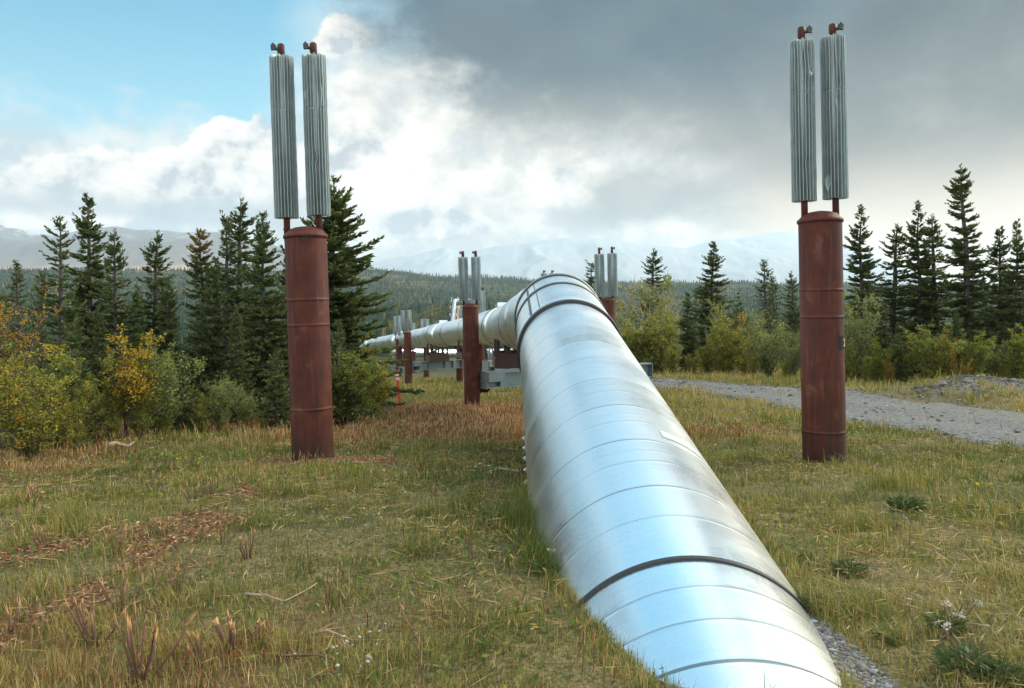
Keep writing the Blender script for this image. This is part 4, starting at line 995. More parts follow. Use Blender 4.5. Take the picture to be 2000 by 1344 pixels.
for a in [
    ('aspen', 1282, 36, 500, 'aspen with a pale crooked trunk and thin top', 1.0, 'tree'), ('bareaspen', 1240, 38, 515, 'nearly leafless aspen left of the pale crooked one', 1.0, 'tree'),
    ('bareaspen', 1304, 40, 535, 'thin bare-topped aspen just right of the pale crooked one', .9, 'tree'), ('bareaspen', 1326, 40, 545, 'third wispy aspen right of the pale crooked one', .8, 'tree'),
    ('aspen', 1225, 36, 560, 'leafy aspen above the edge of the near pipe', 1.1, 'tree'), ('aspen', 1318, 35, 585, 'green aspen in front of the wispy ones', 1.2, 'tree'), ('aspen', 1405, 34.5, 560, 'slim green aspen right of the ragged lone spruce', .9, 'tree'),
]: bush(*a[:5], wide=a[5], cat=a[6], group='aspens beyond the gravel road', name='aspen_tree')
for a in [
    ('biggreen', 1240, 33, 620, 'green bush beside the upper right edge of the near pipe', 1.2), ('bigbirch', 1290, 32.5, 620, 'yellow-green bush under the pale crooked aspen', 1.2),
    ('biggreen', 1312, 31.5, 670, 'bush left of the dark layered spruce', 1.0), ('bigbirch', 1385, 31.5, 660, 'bush right of the dark layered spruce', 1.0),
    ('bigbirch', 1415, 31, 622, 'golden bush below the ragged lone spruce', 1.3), ('bigyellow', 1455, 32, 612, 'tall yellow-green bush between golden bush and grey willow', 1.0),
    ('bigwillow', 1500, 29, 610, 'big grey-green willow left of the near right post', 1.15), ('bigwillow', 1545, 28, 650, 'willow bush touching the left side of the near right post', .9),
    ('bigbirch', 1470, 28.5, 690, 'low mixed bush at the foot of the big willow', .9), ('biggreen', 1350, 31, 690, 'low green bush in front of the dark layered spruce', 1.0),
    ('biggreen', 1260, 32, 690, 'low bush at the right of the beam end', 1.0), ('bigbirch', 1410, 30.5, 695, 'short bush at the foot of the golden one', 1.0), ('biggreen', 1535, 27.5, 700, 'short green bush left of the near right post foot', .8),
    ('bigwillow', 1668, 25.5, 572, 'tall light-green willow right of the near right post', .75), ('biggreen', 1655, 25, 660, 'green bush beneath the tall light-green willow', .8),
    ('bigbirch', 1715, 24.8, 660, 'bush with grey twigs and yellow leaves, third from the near right post', .8), ('bigbirch', 1765, 24.6, 665, 'flecked bush below the slender second spruce', .8),
    ('biggreen', 1815, 24, 632, 'largest round green bush beyond the road', 1.1), ('bigyellow', 1862, 23.6, 650, 'gold-flecked bush right of the largest round one', .7),
    ('biggreen', 1905, 24, 645, 'green bush below the shaggy tallest spruce', .95), ('bigwillow', 1945, 24.3, 665, 'pale willow bush second from the right edge', .7),
    ('biggreen', 1990, 24.3, 630, 'bush at the right edge of the view', 1.0), ('bigyellow', 1884, 23.2, 700, 'small golden bush at the grass edge below the shaggy spruce', .6),
    ('bigyellow', 1738, 24.2, 700, 'small orange-flecked bush at the grass edge', .6), ('biggreen', 1690, 24.6, 695, 'low green bush at the grass edge nearest the near right post', .7), ('bigbirch', 1960, 24.0, 690, 'low olive bush near the right edge of the view', .8),
]: bush(*a[:5], wide=a[5], group=GBR)

# ---------------------------------------------------------------- far forest (reads as one mass)
def cone_trees(pos, h, r, tint, tiers=2, sides=6, rg=None):
    n = len(pos); Vs = []; Ts = []; tt = []; base = 0
    for k in range(tiers):
        f0 = k / tiers * .82; z0 = h * (.08 + f0); z1 = h * min(1.0, .08 + f0 + 1.25 / tiers) if k < tiers - 1 else h
        rr = r * (1 - f0 * .85)
        a = np.linspace(0, 2 * np.pi, sides, endpoint=False)[None] + rg.uniform(0, 6, (n, 1)); jr = rr[:, None] * rg.uniform(.55, 1.3, (n, sides))
        ringv = np.stack([pos[:, 0:1] + np.cos(a) * jr, pos[:, 1:2] + np.sin(a) * jr, pos[:, 2:3] + z0[:, None] + h[:, None] * rg.normal(0, .035, (n, sides))], -1)
        tip = np.stack([pos[:, 0] + rg.normal(0, .02, n) * h, pos[:, 1], pos[:, 2] + z1], -1)[:, None]
        v = np.concatenate([ringv, tip], 1); Vs.append(v.reshape(-1, 3)); s1 = sides + 1
        i = np.arange(n)[:, None] * s1; j = np.arange(sides)[None]
        Ts.append((np.stack([i + j, i + (j + 1) % sides, np.broadcast_to(i + sides, (n, sides))], -1).reshape(-1, 3)) + base); base += n * s1
        tt.append(np.clip(np.repeat(tint, sides) + rg.normal(0, .07, n * sides), 0, 1))
    return np.vstack(Vs), np.vstack(Ts), np.concatenate(tt)
def far_forest():
    rg = np.random.default_rng(5); N = 150000
    r = 150 * (2300 / 150) ** rg.random(N); a = rg.uniform(-.66, .66, N)
    x = r * np.sin(a); y = r * np.cos(a)
    dens = fbm(x / 140, y / 60, 61, 4); keep = rg.random(N) < np.clip((dens - .33) * 3.6, .10, 1) * np.interp(r, [150, 400, 1000, 2300], [.42, .55, .85, 1])
    keep &= ~((seg_d(PADLINE, x, y) < 7.5) & (y > 225) & (y < 420)) & ~((seg_d(np.array(FARPIPE), x, y) < 4) & (y < 420))
    keep &= ~((np.abs(x - np.interp(y, [150, 345], [-12, -22])) < 9) & (y > 215) & (y < 345) & (rg.random(N) < .8))
    x, y, r = x[keep], y[keep], r[keep]; n = len(x); z = ground_z(x, y, False) - .3
    h = rg.uniform(3.0, 7.5, n) * np.interp(r, [150, 600, 2300], [.85, 1.0, 1.35]); rad = h * rg.uniform(.11, .2, n)
    tint = np.clip(.35 + rg.normal(0, .2, n) + (rg.random(n) < .07) * .5, 0, 1)
    V, Tr, tt = cone_trees(np.stack([x, y, z], 1), h, rad, tint, 2, 5, rg)
    kind(link('far_forest', mesh_np('far_forest', V, None, Tr, [M_FOREST], attrs=dict(tint=tt))), 'stuff', 'dark spruce forest covering the far slopes')
    # nearer woods on the falling ground, small real crowns baked together
    mini = [spruce(301 + k, h=5, rmax=(.75, .55, .45)[k], power=.7, gap=.30, twig=.30, irregular=.35, density=.30)[1] for k in range(3)]
    Vm = []; Tm = []; 
    for me in mini:
        v = np.zeros(len(me.vertices) * 3, np.float32); me.vertices.foreach_get('co', v); t_ = np.zeros(len(me.polygons), np.float32); me.attributes['tint'].data.foreach_get('value', t_); Vm.append(v.reshape(-1, 3)); Tm.append(t_)
    VV = []; TT = []; cnt = 0
    while cnt < 560:
        rr = 42 * (260 / 42) ** rg.random(); aa = rg.uniform(-.66, .66); px = 1000 + F * math.tan(aa)
        xx, yy = rr * math.sin(aa), rr * math.cos(aa)
        if rr < 75 and (690 < px < 1215): continue
        if rr < 52 and px > 1215: continue
        if rr < 110 and 740 < px < 1015: continue
        if rr < 150 and -22 < xx < 6 : continue
        if seg_d(PADLINE, np.array([xx]), np.array([yy]))[0] < 7: continue
        k = rg.integers(0, 3); sc = rg.uniform(.6, 1.15) * (1 if rr < 120 else .9); c_, s_ = math.cos(aa * 7), math.sin(aa * 7)
        v = Vm[k] * sc * np.array([1.15, 1.15, 1]); v = np.stack([v[:, 0] * c_ - v[:, 1] * s_, v[:, 0] * s_ + v[:, 1] * c_, v[:, 2]], 1) + np.array([xx, yy, gz(xx, yy) - .2])
        VV.append(v); TT.append(np.clip(Tm[k] - .08 + rg.normal(0, .06), 0, 1)); cnt += 1
    V = np.vstack(VV); q = len(V) // 4
    kind(link('valley_forest', quads_mesh('valley_forest', V.reshape(q, 4, 3), np.concatenate(TT), M_SPRUCE)), 'stuff', 'thin spruce wood in the valley behind the pipeline')
    for me in mini: bpy.data.meshes.remove(me)
    # brushy undergrowth between them: leaf clumps
    n = 26000; rr = 46 * (420 / 46) ** rg.random(n); aa = rg.uniform(-.62, .62, n); x = rr * np.sin(aa); y = rr * np.cos(aa); px = 1000 + F * np.tan(aa)
    k = ~((rr < 112) & (px > 730) & (px < 1230)) & ~((rr < 55) & (px > 1215)) & (fbm(x / 9, y / 9, 77, 3) > .42) & ~((rr < 160) & (x > -24) & (x < 6)) & (seg_d(PADLINE, x, y) > 6)
    x, y, rr = x[k], y[k], rr[k]; m = 10; z = ground_z(x, y, False)
    sc = np.interp(rr, [46, 420], [.5, 1.3]); C = np.repeat(np.stack([x, y, z], 1), m, 0); S = np.repeat(sc, m); nn = len(C)
    Pq = C + np.stack([rg.normal(0, .8, nn) * S, rg.normal(0, .8, nn) * S, rg.uniform(.05, 1.6, nn) * S], 1); aq = rg.uniform(0, 6.28, nn); L = S * rg.uniform(.25, .5, nn)
    Qv = blades(Pq, np.stack([np.cos(aq), np.sin(aq), rg.normal(.3, .5, nn)], 1), L, L * .55, rg.uniform(0, 3.1, nn))
    tint = np.clip(np.repeat(rg.normal(.45, .2, len(x)), m) + rg.normal(0, .08, nn), 0, 1)
    kind(link('valley_brush', quads_mesh('valley_brush', Qv, tint, M_LEAF_MIXED)), 'stuff', 'mixed brush under the valley spruces')
far_forest()

# ================================================================ GRASS, STALKS, STONES
def wedge(rg, r0, r1, dens, amax=.74):
    n = int(dens * amax * (r1 * r1 - r0 * r0)); r = np.sqrt(rg.uniform(r0 * r0, r1 * r1, n)); a = rg.uniform(-amax, amax, n)
    return r * np.sin(a), r * np.cos(a), r
def grass_strips(x, y, z, h, wd, lean, la, tint):
    """each blade: two quads bending over to a point"""
    n = len(x); a = la; dx_, dy_ = np.cos(a), np.sin(a); sx, sy = -dy_ * wd / 2, dx_ * wd / 2
    hz1, hl1 = h * .55 * np.cos(lean * .6), h * .55 * np.sin(lean * .6); hz2, hl2 = hz1 + h * .45 * np.cos(lean * 1.5), hl1 + h * .45 * np.sin(lean * 1.5)
    V = np.zeros((n, 5, 3)); V[:, 0] = np.stack([x + sx, y + sy, z - .01], 1); V[:, 1] = np.stack([x - sx, y - sy, z - .01], 1)
    V[:, 2] = np.stack([x + dx_ * hl1 - sx * .75, y + dy_ * hl1 - sy * .75, z + hz1], 1); V[:, 3] = np.stack([x + dx_ * hl1 + sx * .75, y + dy_ * hl1 + sy * .75, z + hz1], 1)
    V[:, 4] = np.stack([x + dx_ * hl2, y + dy_ * hl2, z + hz2], 1)
    i = np.arange(n)[:, None] * 5
    return V.reshape(-1, 3), i + np.array([[0, 1, 2, 3]]), i + np.array([[3, 2, 4]]), tint
def build_grass():
    rg = np.random.default_rng(77); Vs, Qs, Ts, tq = [], [], [], []; base = 0
    bands = [(1.9, 4.2, 7500, .0028, .044), (4.2, 7, 4300, .0038, .050), (7, 11, 2100, .0056, .062), (11, 18, 850, .0090, .075), (18, 32, 300, .016, .11), (32, 62, 80, .03, .15)]
    for r0, r1, dens, wd, hh in bands:
        x, y, r = wedge(rg, r0, r1, dens)
        n1 = fbm(x * .8, y * .8, 91, 3); n2 = fbm(x * 3.5, y * 3.5, 92, 3); n3 = fbm(x * .25, y * .25, 93, 3); n4 = fbm(x * 9, y * 9, 94, 2)
        g = gravel_w(x, y); rd = road_w(x, y); ch = chip_w(x, y); br = brown_w(x, y)
        keep = (rg.random(len(x)) > np.maximum(g * .97, np.maximum(rd * .985, ch * .8))) & (rg.random(len(x)) < np.clip(.28 + (n2 - .36) * 3.2, .28, 1))
        z = ground_z(x, y); pd, pt = pipe_dist(x, y, z + .02); keep &= ~((pd < PR + .004) & (pt < 9))
        keep |= (pd < PR + .09) & (pd > PR + .004) & (pt < 4) & (rg.random(len(x)) > g * .97); keep &= np.hypot(x - LPOST.x, y - LPOST.y) > .24; keep &= np.hypot(x - RPOST.x, y - RPOST.y) > .24
        x, y, z, r, n1, n2, n3, n4, br, ch, pd, pt = (q[keep] for q in (x, y, z, r, n1, n2, n3, n4, br, ch, pd, pt)); n = len(x)
        side = sst(.25, 0, np.abs(x - .12) - .05) * sst(6.6, 5.2, y) * sst(3.6, 4.4, y)
        tall = ((pd < PR + .10) & (pt < 4)) * rg.uniform(.2, 1.3, n) + sst(.50, .68, n1) * .8 + sst(.58, .74, n2) * .7 + side * 1.6 + (rg.random(n) < .025) * rg.uniform(.8, 2.4, n)
        h = hh * rg.uniform(.45, 1.25, n) * (.55 + .9 * n2) * (1 + tall); h *= np.where(x > 1.5, 1.1, 1)
        lean = np.minimum(np.abs(rg.normal(.95, .5, n)), 1.45) * np.where(tall > .7, .6, 1); la = rg.uniform(0, 6.28, n) * .75 + n1 * 9
        dry = (n3 - .5) * .42 + (n1 - .5) * .42 + (n4 - .5) * .3 + sst(9, 18, y) * .12 + np.where(x > 1.2, .05, 0)
        tint = np.clip(.265 + dry * 1.2 + rg.normal(0, .16, n), 0, .68)
        straw = rg.random(n) < np.clip(.085 + dry * .6, .02, .40); tint = np.where(straw, rg.uniform(.6, .80, n), tint)
        isb = rg.random(n) < np.maximum(br * .8, np.where(x < 1, .045, .02)); tint = np.where(isb, np.clip(rg.normal(.87, .06, n), .76, 1), tint)
        tint = np.where(side > .4, np.clip(rg.normal(.24, .08, n), .05, .5), tint)
        h = np.where(isb & (br > .3), h * np.where(y < 9, .8, 1.2), h); lean = np.where(isb, lean * .6, lean)
        V, Q, T_, tn = grass_strips(x, y, z, h, wd * rg.uniform(.7, 1.3, n) * np.where(isb & (r > 9), 1.2, 1), lean, la, tint)
        Vs.append(V); Qs.append(Q + base); Ts.append(T_ + base); tq.append(tn); base += len(V)
    tn = np.concatenate(tq)
    kind(link('grass', mesh_np('grass', np.vstack(Vs), np.vstack(Qs), np.vstack(Ts), [M_GRASS], attrs=dict(tint=np.concatenate([tn, tn])))), 'stuff', 'short autumn grass with straw and rusty heath')
build_grass()
def litter():
    """small broad weed leaves and flattened dead straw between the blades"""
    rg = np.random.default_rng(79)
    x, y, r = wedge(rg, 2.0, 14, 420); n1 = fbm(x * 1.6, y * 1.6, 97, 3); k = (rg.random(len(x)) < np.clip((n1 - .47) * 5, 0, 1)) & (gravel_w(x, y) < .4) & (road_w(x, y) < .5); z = ground_z(x, y); pd, pt = pipe_dist(x, y, z + .02); k &= ~((pd < PR + .02) & (pt < 9))
    x, y, z, r, n1 = x[k], y[k], z[k], r[k], n1[k]; n = len(x); a = rg.uniform(0, 6.28, n); L = rg.uniform(.015, .042, n) * (1 + r * .05)
    Qv = blades(np.stack([x, y, z + rg.uniform(.01, .06, n)], 1), np.stack([np.cos(a), np.sin(a), rg.normal(.3, .35, n)], 1), L, L * rg.uniform(.3, .6, n), rg.normal(0, .5, n))
    kind(link('low_weeds', quads_mesh('low_weeds', Qv, np.clip(rg.normal(.2, .16, n) + (rg.random(n) < .08) * .6, 0, 1), M_LEAF_GREEN)), 'stuff', 'small broad-leaved weeds among the grass')
    x, y, r = wedge(rg, 2.0, 13, 300); n1 = fbm(x * 1.1, y * 1.1, 98, 4); k = (rg.random(len(x)) < np.clip((n1 - .44) * 5, .04, 1)) & (road_w(x, y) < .5) & (gravel_w(x, y) < .6); z = ground_z(x, y); pd, pt = pipe_dist(x, y, z + .03); k &= ~((pd < PR + .02) & (pt < 9))
    x, y, z, r = x[k], y[k], z[k], r[k]; n = len(x); a = rg.uniform(0, 6.28, n); L = rg.uniform(.05, .17, n)
    Qv = blades(np.stack([x, y, z + rg.uniform(.015, .055, n)], 1), np.stack([np.cos(a), np.sin(a), rg.normal(.05, .14, n)], 1), L, np.full(n, .0035) * (1 + r * .12), rg.normal(0, .6, n))
    kind(link('dead_straw', quads_mesh('dead_straw', Qv, np.where(rg.random(n) < .25, rg.uniform(.86, 1, n), rg.uniform(.56, .78, n)), M_GRASS)), 'stuff', 'flattened dead straw lying in the grass')
litter()

def stones(name, x, y, size, flat, m, tint, rg, lift=.2, label=''):
    n = len(x); z = ground_z(x, y); u = np.array([(1, 0, 0), (0, 1, 0), (-1, 0, 0), (0, -1, 0), (.6, .6, .75), (-.6, .55, .8), (-.5, -.6, .7), (.55, -.6, .8), (0, 0, -.7)], float)
    tr = np.array([(0, 1, 4), (1, 5, 4), (1, 2, 5), (2, 6, 5), (2, 3, 6), (3, 7, 6), (3, 0, 7), (0, 4, 7), (4, 5, 6), (4, 6, 7), (1, 0, 8), (2, 1, 8), (3, 2, 8), (0, 3, 8)])
    V = u[None] * (1 + rg.normal(0, .16, (n, 9, 1))); V = V * np.stack([size * rg.uniform(.7, 1.4, n), size * rg.uniform(.55, 1.0, n), size * flat * rg.uniform(.6, 1.2, n)], 1)[:, None]
    a = rg.uniform(0, 6.28, n); c, s_ = np.cos(a)[:, None], np.sin(a)[:, None]
    V = np.stack([V[..., 0] * c - V[..., 1] * s_ + x[:, None], V[..., 0] * s_ + V[..., 1] * c + y[:, None], V[..., 2] + (z + size * flat * lift)[:, None]], -1)
    T_ = (tr[None] + np.arange(n)[:, None, None] * 9).reshape(-1, 3)
    kind(link(name, mesh_np(name, V.reshape(-1, 3), None, T_, [m], attrs=dict(tint=np.repeat(tint, 14)))), 'stuff', label)
rg = np.random.default_rng(88)
x = rg.uniform(-.2, 2.2, 160000); y = rg.uniform(2.0, 4.4, 160000); k = rg.random(160000) < gravel_w(x, y); x, y = x[k][:26000], y[k][:26000]
pd, pt = pipe_dist(x, y, ground_z(x, y)); k = (pd > PR - .01); x, y = x[k], y[k]
stones('pebbles', x, y, rg.gamma(2.0, .0024, len(x)) + .0024, .6, M_PEBBLE, np.clip(rg.normal(.42, .24, len(x)), 0, 1), rg, .3, 'small grey pebbles around the foot of the pipe')
f = rg.random(26000) ** 1.5; i = (f * (len(_rn) - 1)).astype(int); i = len(_rn) - 1 - ((1 - rg.random(26000) ** .6) * (len(_rn) - 12)).astype(int); s_ = rg.uniform(-.04, 1.04, 26000)[:, None]
pp = _rn[i] * (1 - s_) + _rf[i] * s_ + rg.normal(0, .12, (26000, 2)); k = (pp[:, 1] > 5) & (pp[:, 1] < 40)
pp = pp[k]; stones('road_stones', pp[:, 0], pp[:, 1], (rg.gamma(2.2, .005, len(pp)) + .006), .7, M_PEBBLE, np.clip(rg.normal(.45, .25, len(pp)), 0, 1), rg, .9, 'loose stones on the gravel road')
x = rg.uniform(7.5, 16, 30000); y = rg.uniform(16, 21.5, 30000); k = rg.random(30000) < gravel_w(x, y) * .55; x, y = x[k], y[k]
stones('bank_stones', x, y, rg.gamma(2.2, .007, len(x)) + .008, .7, M_PEBBLE, np.clip(rg.normal(.45, .22, len(x)), 0, 1), rg, .4, 'stones on the low bank beyond the road')
# wood chips in mown streaks
x = rg.uniform(-6, 1, 330000); y = rg.uniform(2.2, 10.5, 330000); k = rg.random(330000) < chip_w(x, y) * np.interp(y, [3, 9], [1, .55]); x, y = x[k][:34000], y[k][:34000]; n = len(x); z = ground_z(x, y)
a = rg.uniform(0, 6.28, n); L = rg.gamma(2.5, .011, n) + .012
Qv = blades(np.stack([x, y, z + rg.uniform(.004, .045, n)], 1), np.stack([np.cos(a), np.sin(a), rg.normal(0, .25, n)], 1), L, np.minimum(L * .35, rg.uniform(.004, .012, n)), rg.normal(1.57, .6, n))
kind(link('wood_chips', quads_mesh('wood_chips', Qv, np.clip(rg.normal(.5, .26, n), 0, 1), M_CHIP)), 'stuff', 'reddish wood chips left in streaks by brush cutting')
# dry stalks standing in the grass
def sticks(name, x, y, h, r, lean, mats_, label, tipf=.3):
    n = len(x); z = ground_z(x, y); a = rg.uniform(0, 6.28, n); d = np.stack([np.cos(a) * np.sin(lean), np.sin(a) * np.sin(lean), np.cos(lean)], 1); p0 = np.stack([x, y, z - .02], 1)
    s1, u1, _ = rot_to(d); V = np.zeros((n, 7, 3)); ang = np.array([0, 2.09, 4.19])
    for q in range(3):
        o = s1 * math.cos(ang[q]) + u1 * math.sin(ang[q]); V[:, q] = p0 + o * r[:, None]; V[:, 3 + q] = p0 + d * (h * (1 - tipf))[:, None] + o * (r * .8)[:, None]
    V[:, 6] = p0 + d * h[:, None] + s1 * (h * .06)[:, None]
    i = np.arange(n)[:, None] * 7; Q = np.concatenate([i + np.array([[q, (q + 1) % 3, 3 + (q + 1) % 3, 3 + q]]) for q in range(3)]); Tr = np.concatenate([i + np.array([[3 + q, 3 + (q + 1) % 3, 6]]) for q in range(3)])
    kind(link(name, mesh_np(name, V.reshape(-1, 3), Q, Tr, mats_, mi=np.concatenate([np.zeros(len(Q)), np.ones(len(Tr))]))), 'stuff', label)
x, y, r = wedge(rg, 2.2, 15, 30); n1 = fbm(x * .9, y * .9, 95, 3); k = (rg.random(len(x)) < np.clip((n1 - .45) * 6, 0, 1)) & (x < .5 - .02 * y) & (gravel_w(x, y) < .2)
k |= (rg.random(len(x)) < .04) & (gravel_w(x, y) < .2); pd, pt = pipe_dist(x, y, ground_z(x, y)); k &= ~((pd < PR + .06) & (pt < 9)) & (road_w(x, y) < .5)
x, y, r = x[k], y[k], r[k]; n = len(x)
sticks('dry_stalks', x, y, rg.uniform(.08, .24, n), np.maximum(.0025, .0004 * r) * rg.uniform(.7, 1.3, n), np.abs(rg.normal(.3, .22, n)), [M_DRYSTEM, M_SPLINTER], 'thin dry stalks cut off among the grass')
x, y, r = wedge(rg, 10, 26, 40); k = rg.random(len(x)) < brown_w(x, y) * .8; x, y, r = x[k], y[k], r[k]; n = len(x)
sticks('heath_stalks', x, y, rg.uniform(.10, .30, n), .0005 * r * rg.uniform(.7, 1.3, n), np.abs(rg.normal(.4, .25, n)), [M_DRYSTEM, M_SPLINTER], 'rusty twigs of low cut heath')

def cut_shrub(px, py, size, label, n=8, seed=0, fat=1.0):
    r = random.Random(seed); x, y = hit(px, py); o = tag(empty('cut_shrub', (x, y, gz(x, y) - .01)), label, 'shrub stump', 'brush cut off close to the ground')
    for k in range(n):
        a = r.uniform(0, 6.28); l = size * r.uniform(.55, 1.1); le = r.uniform(.15, .95); b = MB(); p = [Vector((math.cos(a) * .02, math.sin(a) * .02, -.02))]
        for q in (1, 2, 3): t = q / 3; p.append(Vector((math.cos(a + (r.random() - .5) * .3) * l * t * math.sin(le * (1.25 - .4 * t)), math.sin(a + (r.random() - .5) * .3) * l * t * math.sin(le * (1.25 - .4 * t)), l * t * math.cos(le * (1.2 - .5 * t)))))
        rad = .0038 * fat * r.uniform(.7, 1.3); b.tube(p, [rad * 1.3, rad, rad * .9, rad * .85], 6); st_ = link('stem', b.mesh('stem', [M_DRYSTEM]), o)
        c = MB(); d = (p[3] - p[2]).normalized(); w_ = d.orthogonal().normalized(); v_ = d.cross(w_)
        for q in range(r.choice((1, 2, 2, 3))):
            e = p[3] + (w_ * math.cos(q * 2.1) + v_ * math.sin(q * 2.1)) * rad * .4; c.tube([p[3] - d * .004, e + d * size * .09, e * 1 + d * size * r.uniform(.12, .32) + (e - p[3]) * r.uniform(.5, 3.5)], [rad * .95, rad * .6, rad * .08], 4)
        link('splintered_tip', c.mesh('splintered_tip', [M_SPLINTER]), st_)
for k, a in enumerate([(272, 1332, .26, 'biggest cut shrub, many bent stems with torn orange tips at the bottom edge', 13, 1.2), (185, 1262, .20, 'cut shrub with pale splintered tips above the bottom left one', 9, 1.1), (468, 1275, .17, 'squat torn orange stump by itself in the grass', 7, 2.6),
                       (512, 1262, .15, 'thin dark stems right beside the squat orange stump', 5, .9), (236, 1198, .18, 'cut shrub with fanned stems at the end of the wood chip streak', 8, 1.0), (345, 1165, .20, 'sparse cut shrub with two long leaning twigs', 4, .9),
                       (485, 1090, .16, 'cut shrub with tufted orange tips in mid meadow', 5, 1.1), (435, 1062, .14, 'small cut shrub with forked tips left of the tufted one', 4, 1.0), (325, 1052, .15, 'cut shrub at the upper edge of the wood chips', 6, 1.0),
                       (228, 1088, .17, 'forked pale-tipped twig clump above the wood chip streak', 4, 1.0), (92, 1075, .18, 'cut twig clump near the left edge of the view', 6, 1.0), (376, 985, .18, 'tall cut stems standing in the far end of the wood chips', 8, 1.0),
                       (410, 975, .17, 'thin cut stems next to the tall ones at the far wood chips', 7, .9), (60, 985, .17, 'rusty twig clump at the left below the round birch', 6, 1.0), (300, 960, .16, 'cut twigs in the grass below the slim yellow birch', 6, 1.0),
                       (20, 1250, .2, 'cut stems at the left edge beside wood chips', 6, 1.0), (640, 1180, .14, 'lone dark twig clump in the middle of the meadow', 4, .8), (395, 1300, .14, 'short cut stems between the biggest cut shrub and the squat stump', 5, 1.0)]):
    cut_shrub(a[0], a[1], a[2], a[3], a[4], 500 + k, a[5])

def branch(pts_px, rad, label, m=M_DEADWOOD, cat='branch'):
    pts = []
    for q, (px, py) in enumerate(pts_px):
        x, y = hit(px, py); pts.append(Vector((x, y, gz(x, y) + rad * .8 + .012 + .02 * math.sin(q * 2.1))))
    o = pts[0].copy(); b = MB(); b.tube([p - o for p in pts], [rad * (1 - .75 * k / (len(pts) - 1)) for k in range(len(pts))], 7)
    tag(link('dead_branch', b.mesh('dead_branch', [m]), None, o), label, cat, 'dead branches lying about')
branch([(208, 880), (225, 876), (250, 877), (262, 870)], .045, 'bleached root lying at the edge of the left thicket')
branch([(570, 912), (610, 904), (650, 906), (690, 908), (720, 912)], .018, 'long pale stick lying across the foot of the near left post')
branch([(560, 918), (590, 908), (612, 906)], .015, 'short dark stick at the left foot of the near left post', M_DRYSTEM)
branch([(478, 1168), (520, 1178), (555, 1176), (600, 1160), (620, 1152)], .008, 'curved straw-coloured stick in the near meadow')
branch([(610, 1246), (640, 1248), (690, 1252), (760, 1258)], .007, 'thin twig with white fluff lying in the near meadow')
branch([(540, 1290), (620, 1296), (680, 1298)], .006, 'long reddish twig near the bottom of the view', M_DRYSTEM)
branch([(1015, 925), (975, 922), (940, 928)], .012, 'grey twig lying by the left side of the pipe')
branch([(1700, 925), (1712, 915), (1716, 905)], .014, 'dark hooked stick right of the near right post foot', M_DRYSTEM)

M_WEED = leafy('dark_weed', [(0, (.050, .078, .028)), (.5, (.095, .125, .040)), (1, (.22, .21, .07))], .35)
def wild_plant(px, py, h, n, label, seed, flower=None, leaf=.05, m=M_WEED, fh=None):
    rg_ = np.random.default_rng(seed); h *= .8; n = int(n * 1.3); x, y = hit(px, py); o = tag(empty('wild_plant', (x, y, gz(x, y) - .005)), label, 'plant', 'leafy weeds in the right meadow')
    a = rg_.uniform(0, 6.28, n); r = h * .9 * rg_.random(n) ** .6; P_ = np.stack([np.cos(a) * r, np.sin(a) * r, h * rg_.uniform(.05, 1, n) * (1 - .45 * r / h)], 1)
    Qv = blades(P_, np.stack([np.cos(a), np.sin(a), rg_.normal(.5, .5, n)], 1), leaf * rg_.uniform(.35, 1.05, n), leaf * rg_.uniform(.12, .26, n), rg_.uniform(0, 3.1, n))
    link('leaves', quads_mesh('leaves', Qv, np.clip(rg_.normal(.18, .14, n), 0, 1), m), o)
    for q in range(flower or 0):
        b = MB(); e = Vector((rg_.normal(0, .05), rg_.normal(0, .05), (fh or h * 1.5) * rg_.uniform(.75, 1.1))); b.tube([(0, 0, 0), e * .5 + Vector((.01, 0, 0)), e], [.004, .003, .0025], 5); stm = link('stalk', b.mesh('stalk', [M_DRYSTEM]), o)
        k = 26; a = rg_.uniform(0, 6.28, k); rr = .022 * rg_.random(k) ** .5; P_ = np.array(e) + np.stack([np.cos(a) * rr, np.sin(a) * rr, rg_.normal(0, .006, k)], 1)
        link('flower_head', quads_mesh('flower_head', blades(P_, np.stack([np.cos(a), np.sin(a), rg_.normal(.8, .4, k)], 1), np.full(k, .014), np.full(k, .009), a), np.zeros(k), M_COTTON if q % 2 else M_FLOWER), stm)
wild_plant(1893, 1318, .13, 240, 'bushy dark weed with a dried pinkish flower head at lower right', 1, 1, .06, fh=.22)
wild_plant(1960, 1335, .10, 200, 'spreading dark weed in the bottom right corner', 2, 0, .06)
wild_plant(1660, 1122, .10, 200, 'round dark weed near the black joint of the pipe', 3)
wild_plant(1735, 1250, .07, 160, 'grey-green weed on the pebbles right of the pipe', 4, 0, .045, M_LEAF_WILLOW)
wild_plant(1850, 1232, .09, 140, 'weed with small white flowers in the lower right meadow', 5, 3, .05, fh=.13)
wild_plant(1768, 998, .14, 320, 'dark green mound of weed in the right meadow', 6, 0, .07)
wild_plant(1590, 1190, .10, 150, 'weed hugging the right side of the pipe below the black joint', 7, 0, .055)
wild_plant(1168, 1236, .05, 60, 'feathery weed poking over the left edge of the pipe near the bottom', 8, 0, .04)
wild_plant(1062, 1118, .08, 130, 'leafy weed against the left side of the pipe', 9, 1, .05)
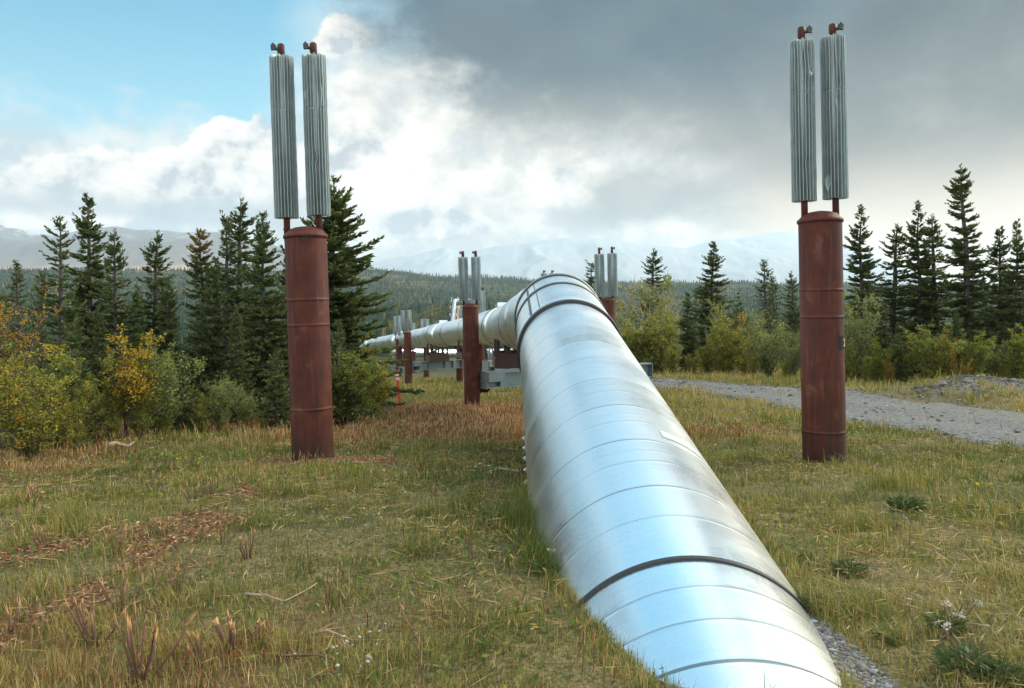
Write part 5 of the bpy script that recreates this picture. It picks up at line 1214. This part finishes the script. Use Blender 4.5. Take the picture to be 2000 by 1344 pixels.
# white seed fluff
sp = [(740, 1258, 9), (690, 1262, 5), (722, 1250, 5), (935, 925, 7), (955, 930, 5), (735, 1015, 5), (640, 1300, 3), (880, 1175, 2), (60, 1010, 5), (1760, 1180, 4), (590, 908, 4), (660, 1270, 6), (1840, 1190, 6)]
xs, ys = [], []
for px, py, n in sp:
    x0, y0 = hit(px, py); xs += list(x0 + rg.normal(0, .035 * y0 / 3, n) * rg.choice([.4, 1.6], n)); ys += list(y0 + rg.normal(0, .10 * y0 / 3, n))
xs, ys = np.array(xs), np.array(ys); stones('seed_fluff', xs, ys, rg.uniform(.003, .010, len(xs)) * np.sqrt(ys / 3), .8, M_COTTON, np.zeros(len(xs)), rg, 5.0, 'tufts of white seed fluff caught in the grass')
# a dry leaf and grit on the lower end of the pipe
b = MB(); c = on_pipe(-1.62, -.60, PR + .004)
for k in range(5):
    a = k * .5 - 1.0; b.add([c, c + Vector((math.sin(a) * .022 - .008, -.015, .004 + .003 * (k % 2))), c + Vector((math.sin(a) * .055, -.02, .010)), c + Vector((math.sin(a) * .022 + .010, .0, .005))], [(0, 1, 2, 3)])
tag(link('dry_leaf', b.mesh('dry_leaf', [M_DRYSTEM])), 'curled brown leaf lying on the lower end of the pipe', 'leaf')

# ================================================================ AIR
bpy.context.view_layer.update()
lo = [1e9] * 3; hi = [-1e9] * 3
for o in scene.objects:
    if o.type == 'MESH':
        for c in o.bound_box:
            v = o.matrix_world @ Vector(c)
            for k in range(3): lo[k] = min(lo[k], v[k]); hi[k] = max(hi[k], v[k])
hb = MB(); hb.box([(lo[k] + hi[k]) / 2 for k in range(3)], [hi[k] - lo[k] + (40, 40, 2)[k] for k in range(3)])
hm = bpy.data.materials.new('haze'); hm.use_nodes = True; hm.node_tree.nodes.clear()
ho = hm.node_tree.nodes.new('ShaderNodeOutputMaterial'); pv = hm.node_tree.nodes.new('ShaderNodeVolumePrincipled')
pv.inputs['Color'].default_value = (.72, .88, 1.0, 1); pv.inputs['Density'].default_value = 8.2e-5; pv.inputs['Anisotropy'].default_value = .2
hm.node_tree.links.new(pv.outputs[0], ho.inputs['Volume'])
kind(link('haze', hb.mesh('haze', [hm])), 'stuff', 'pale blue air between here and the mountains')
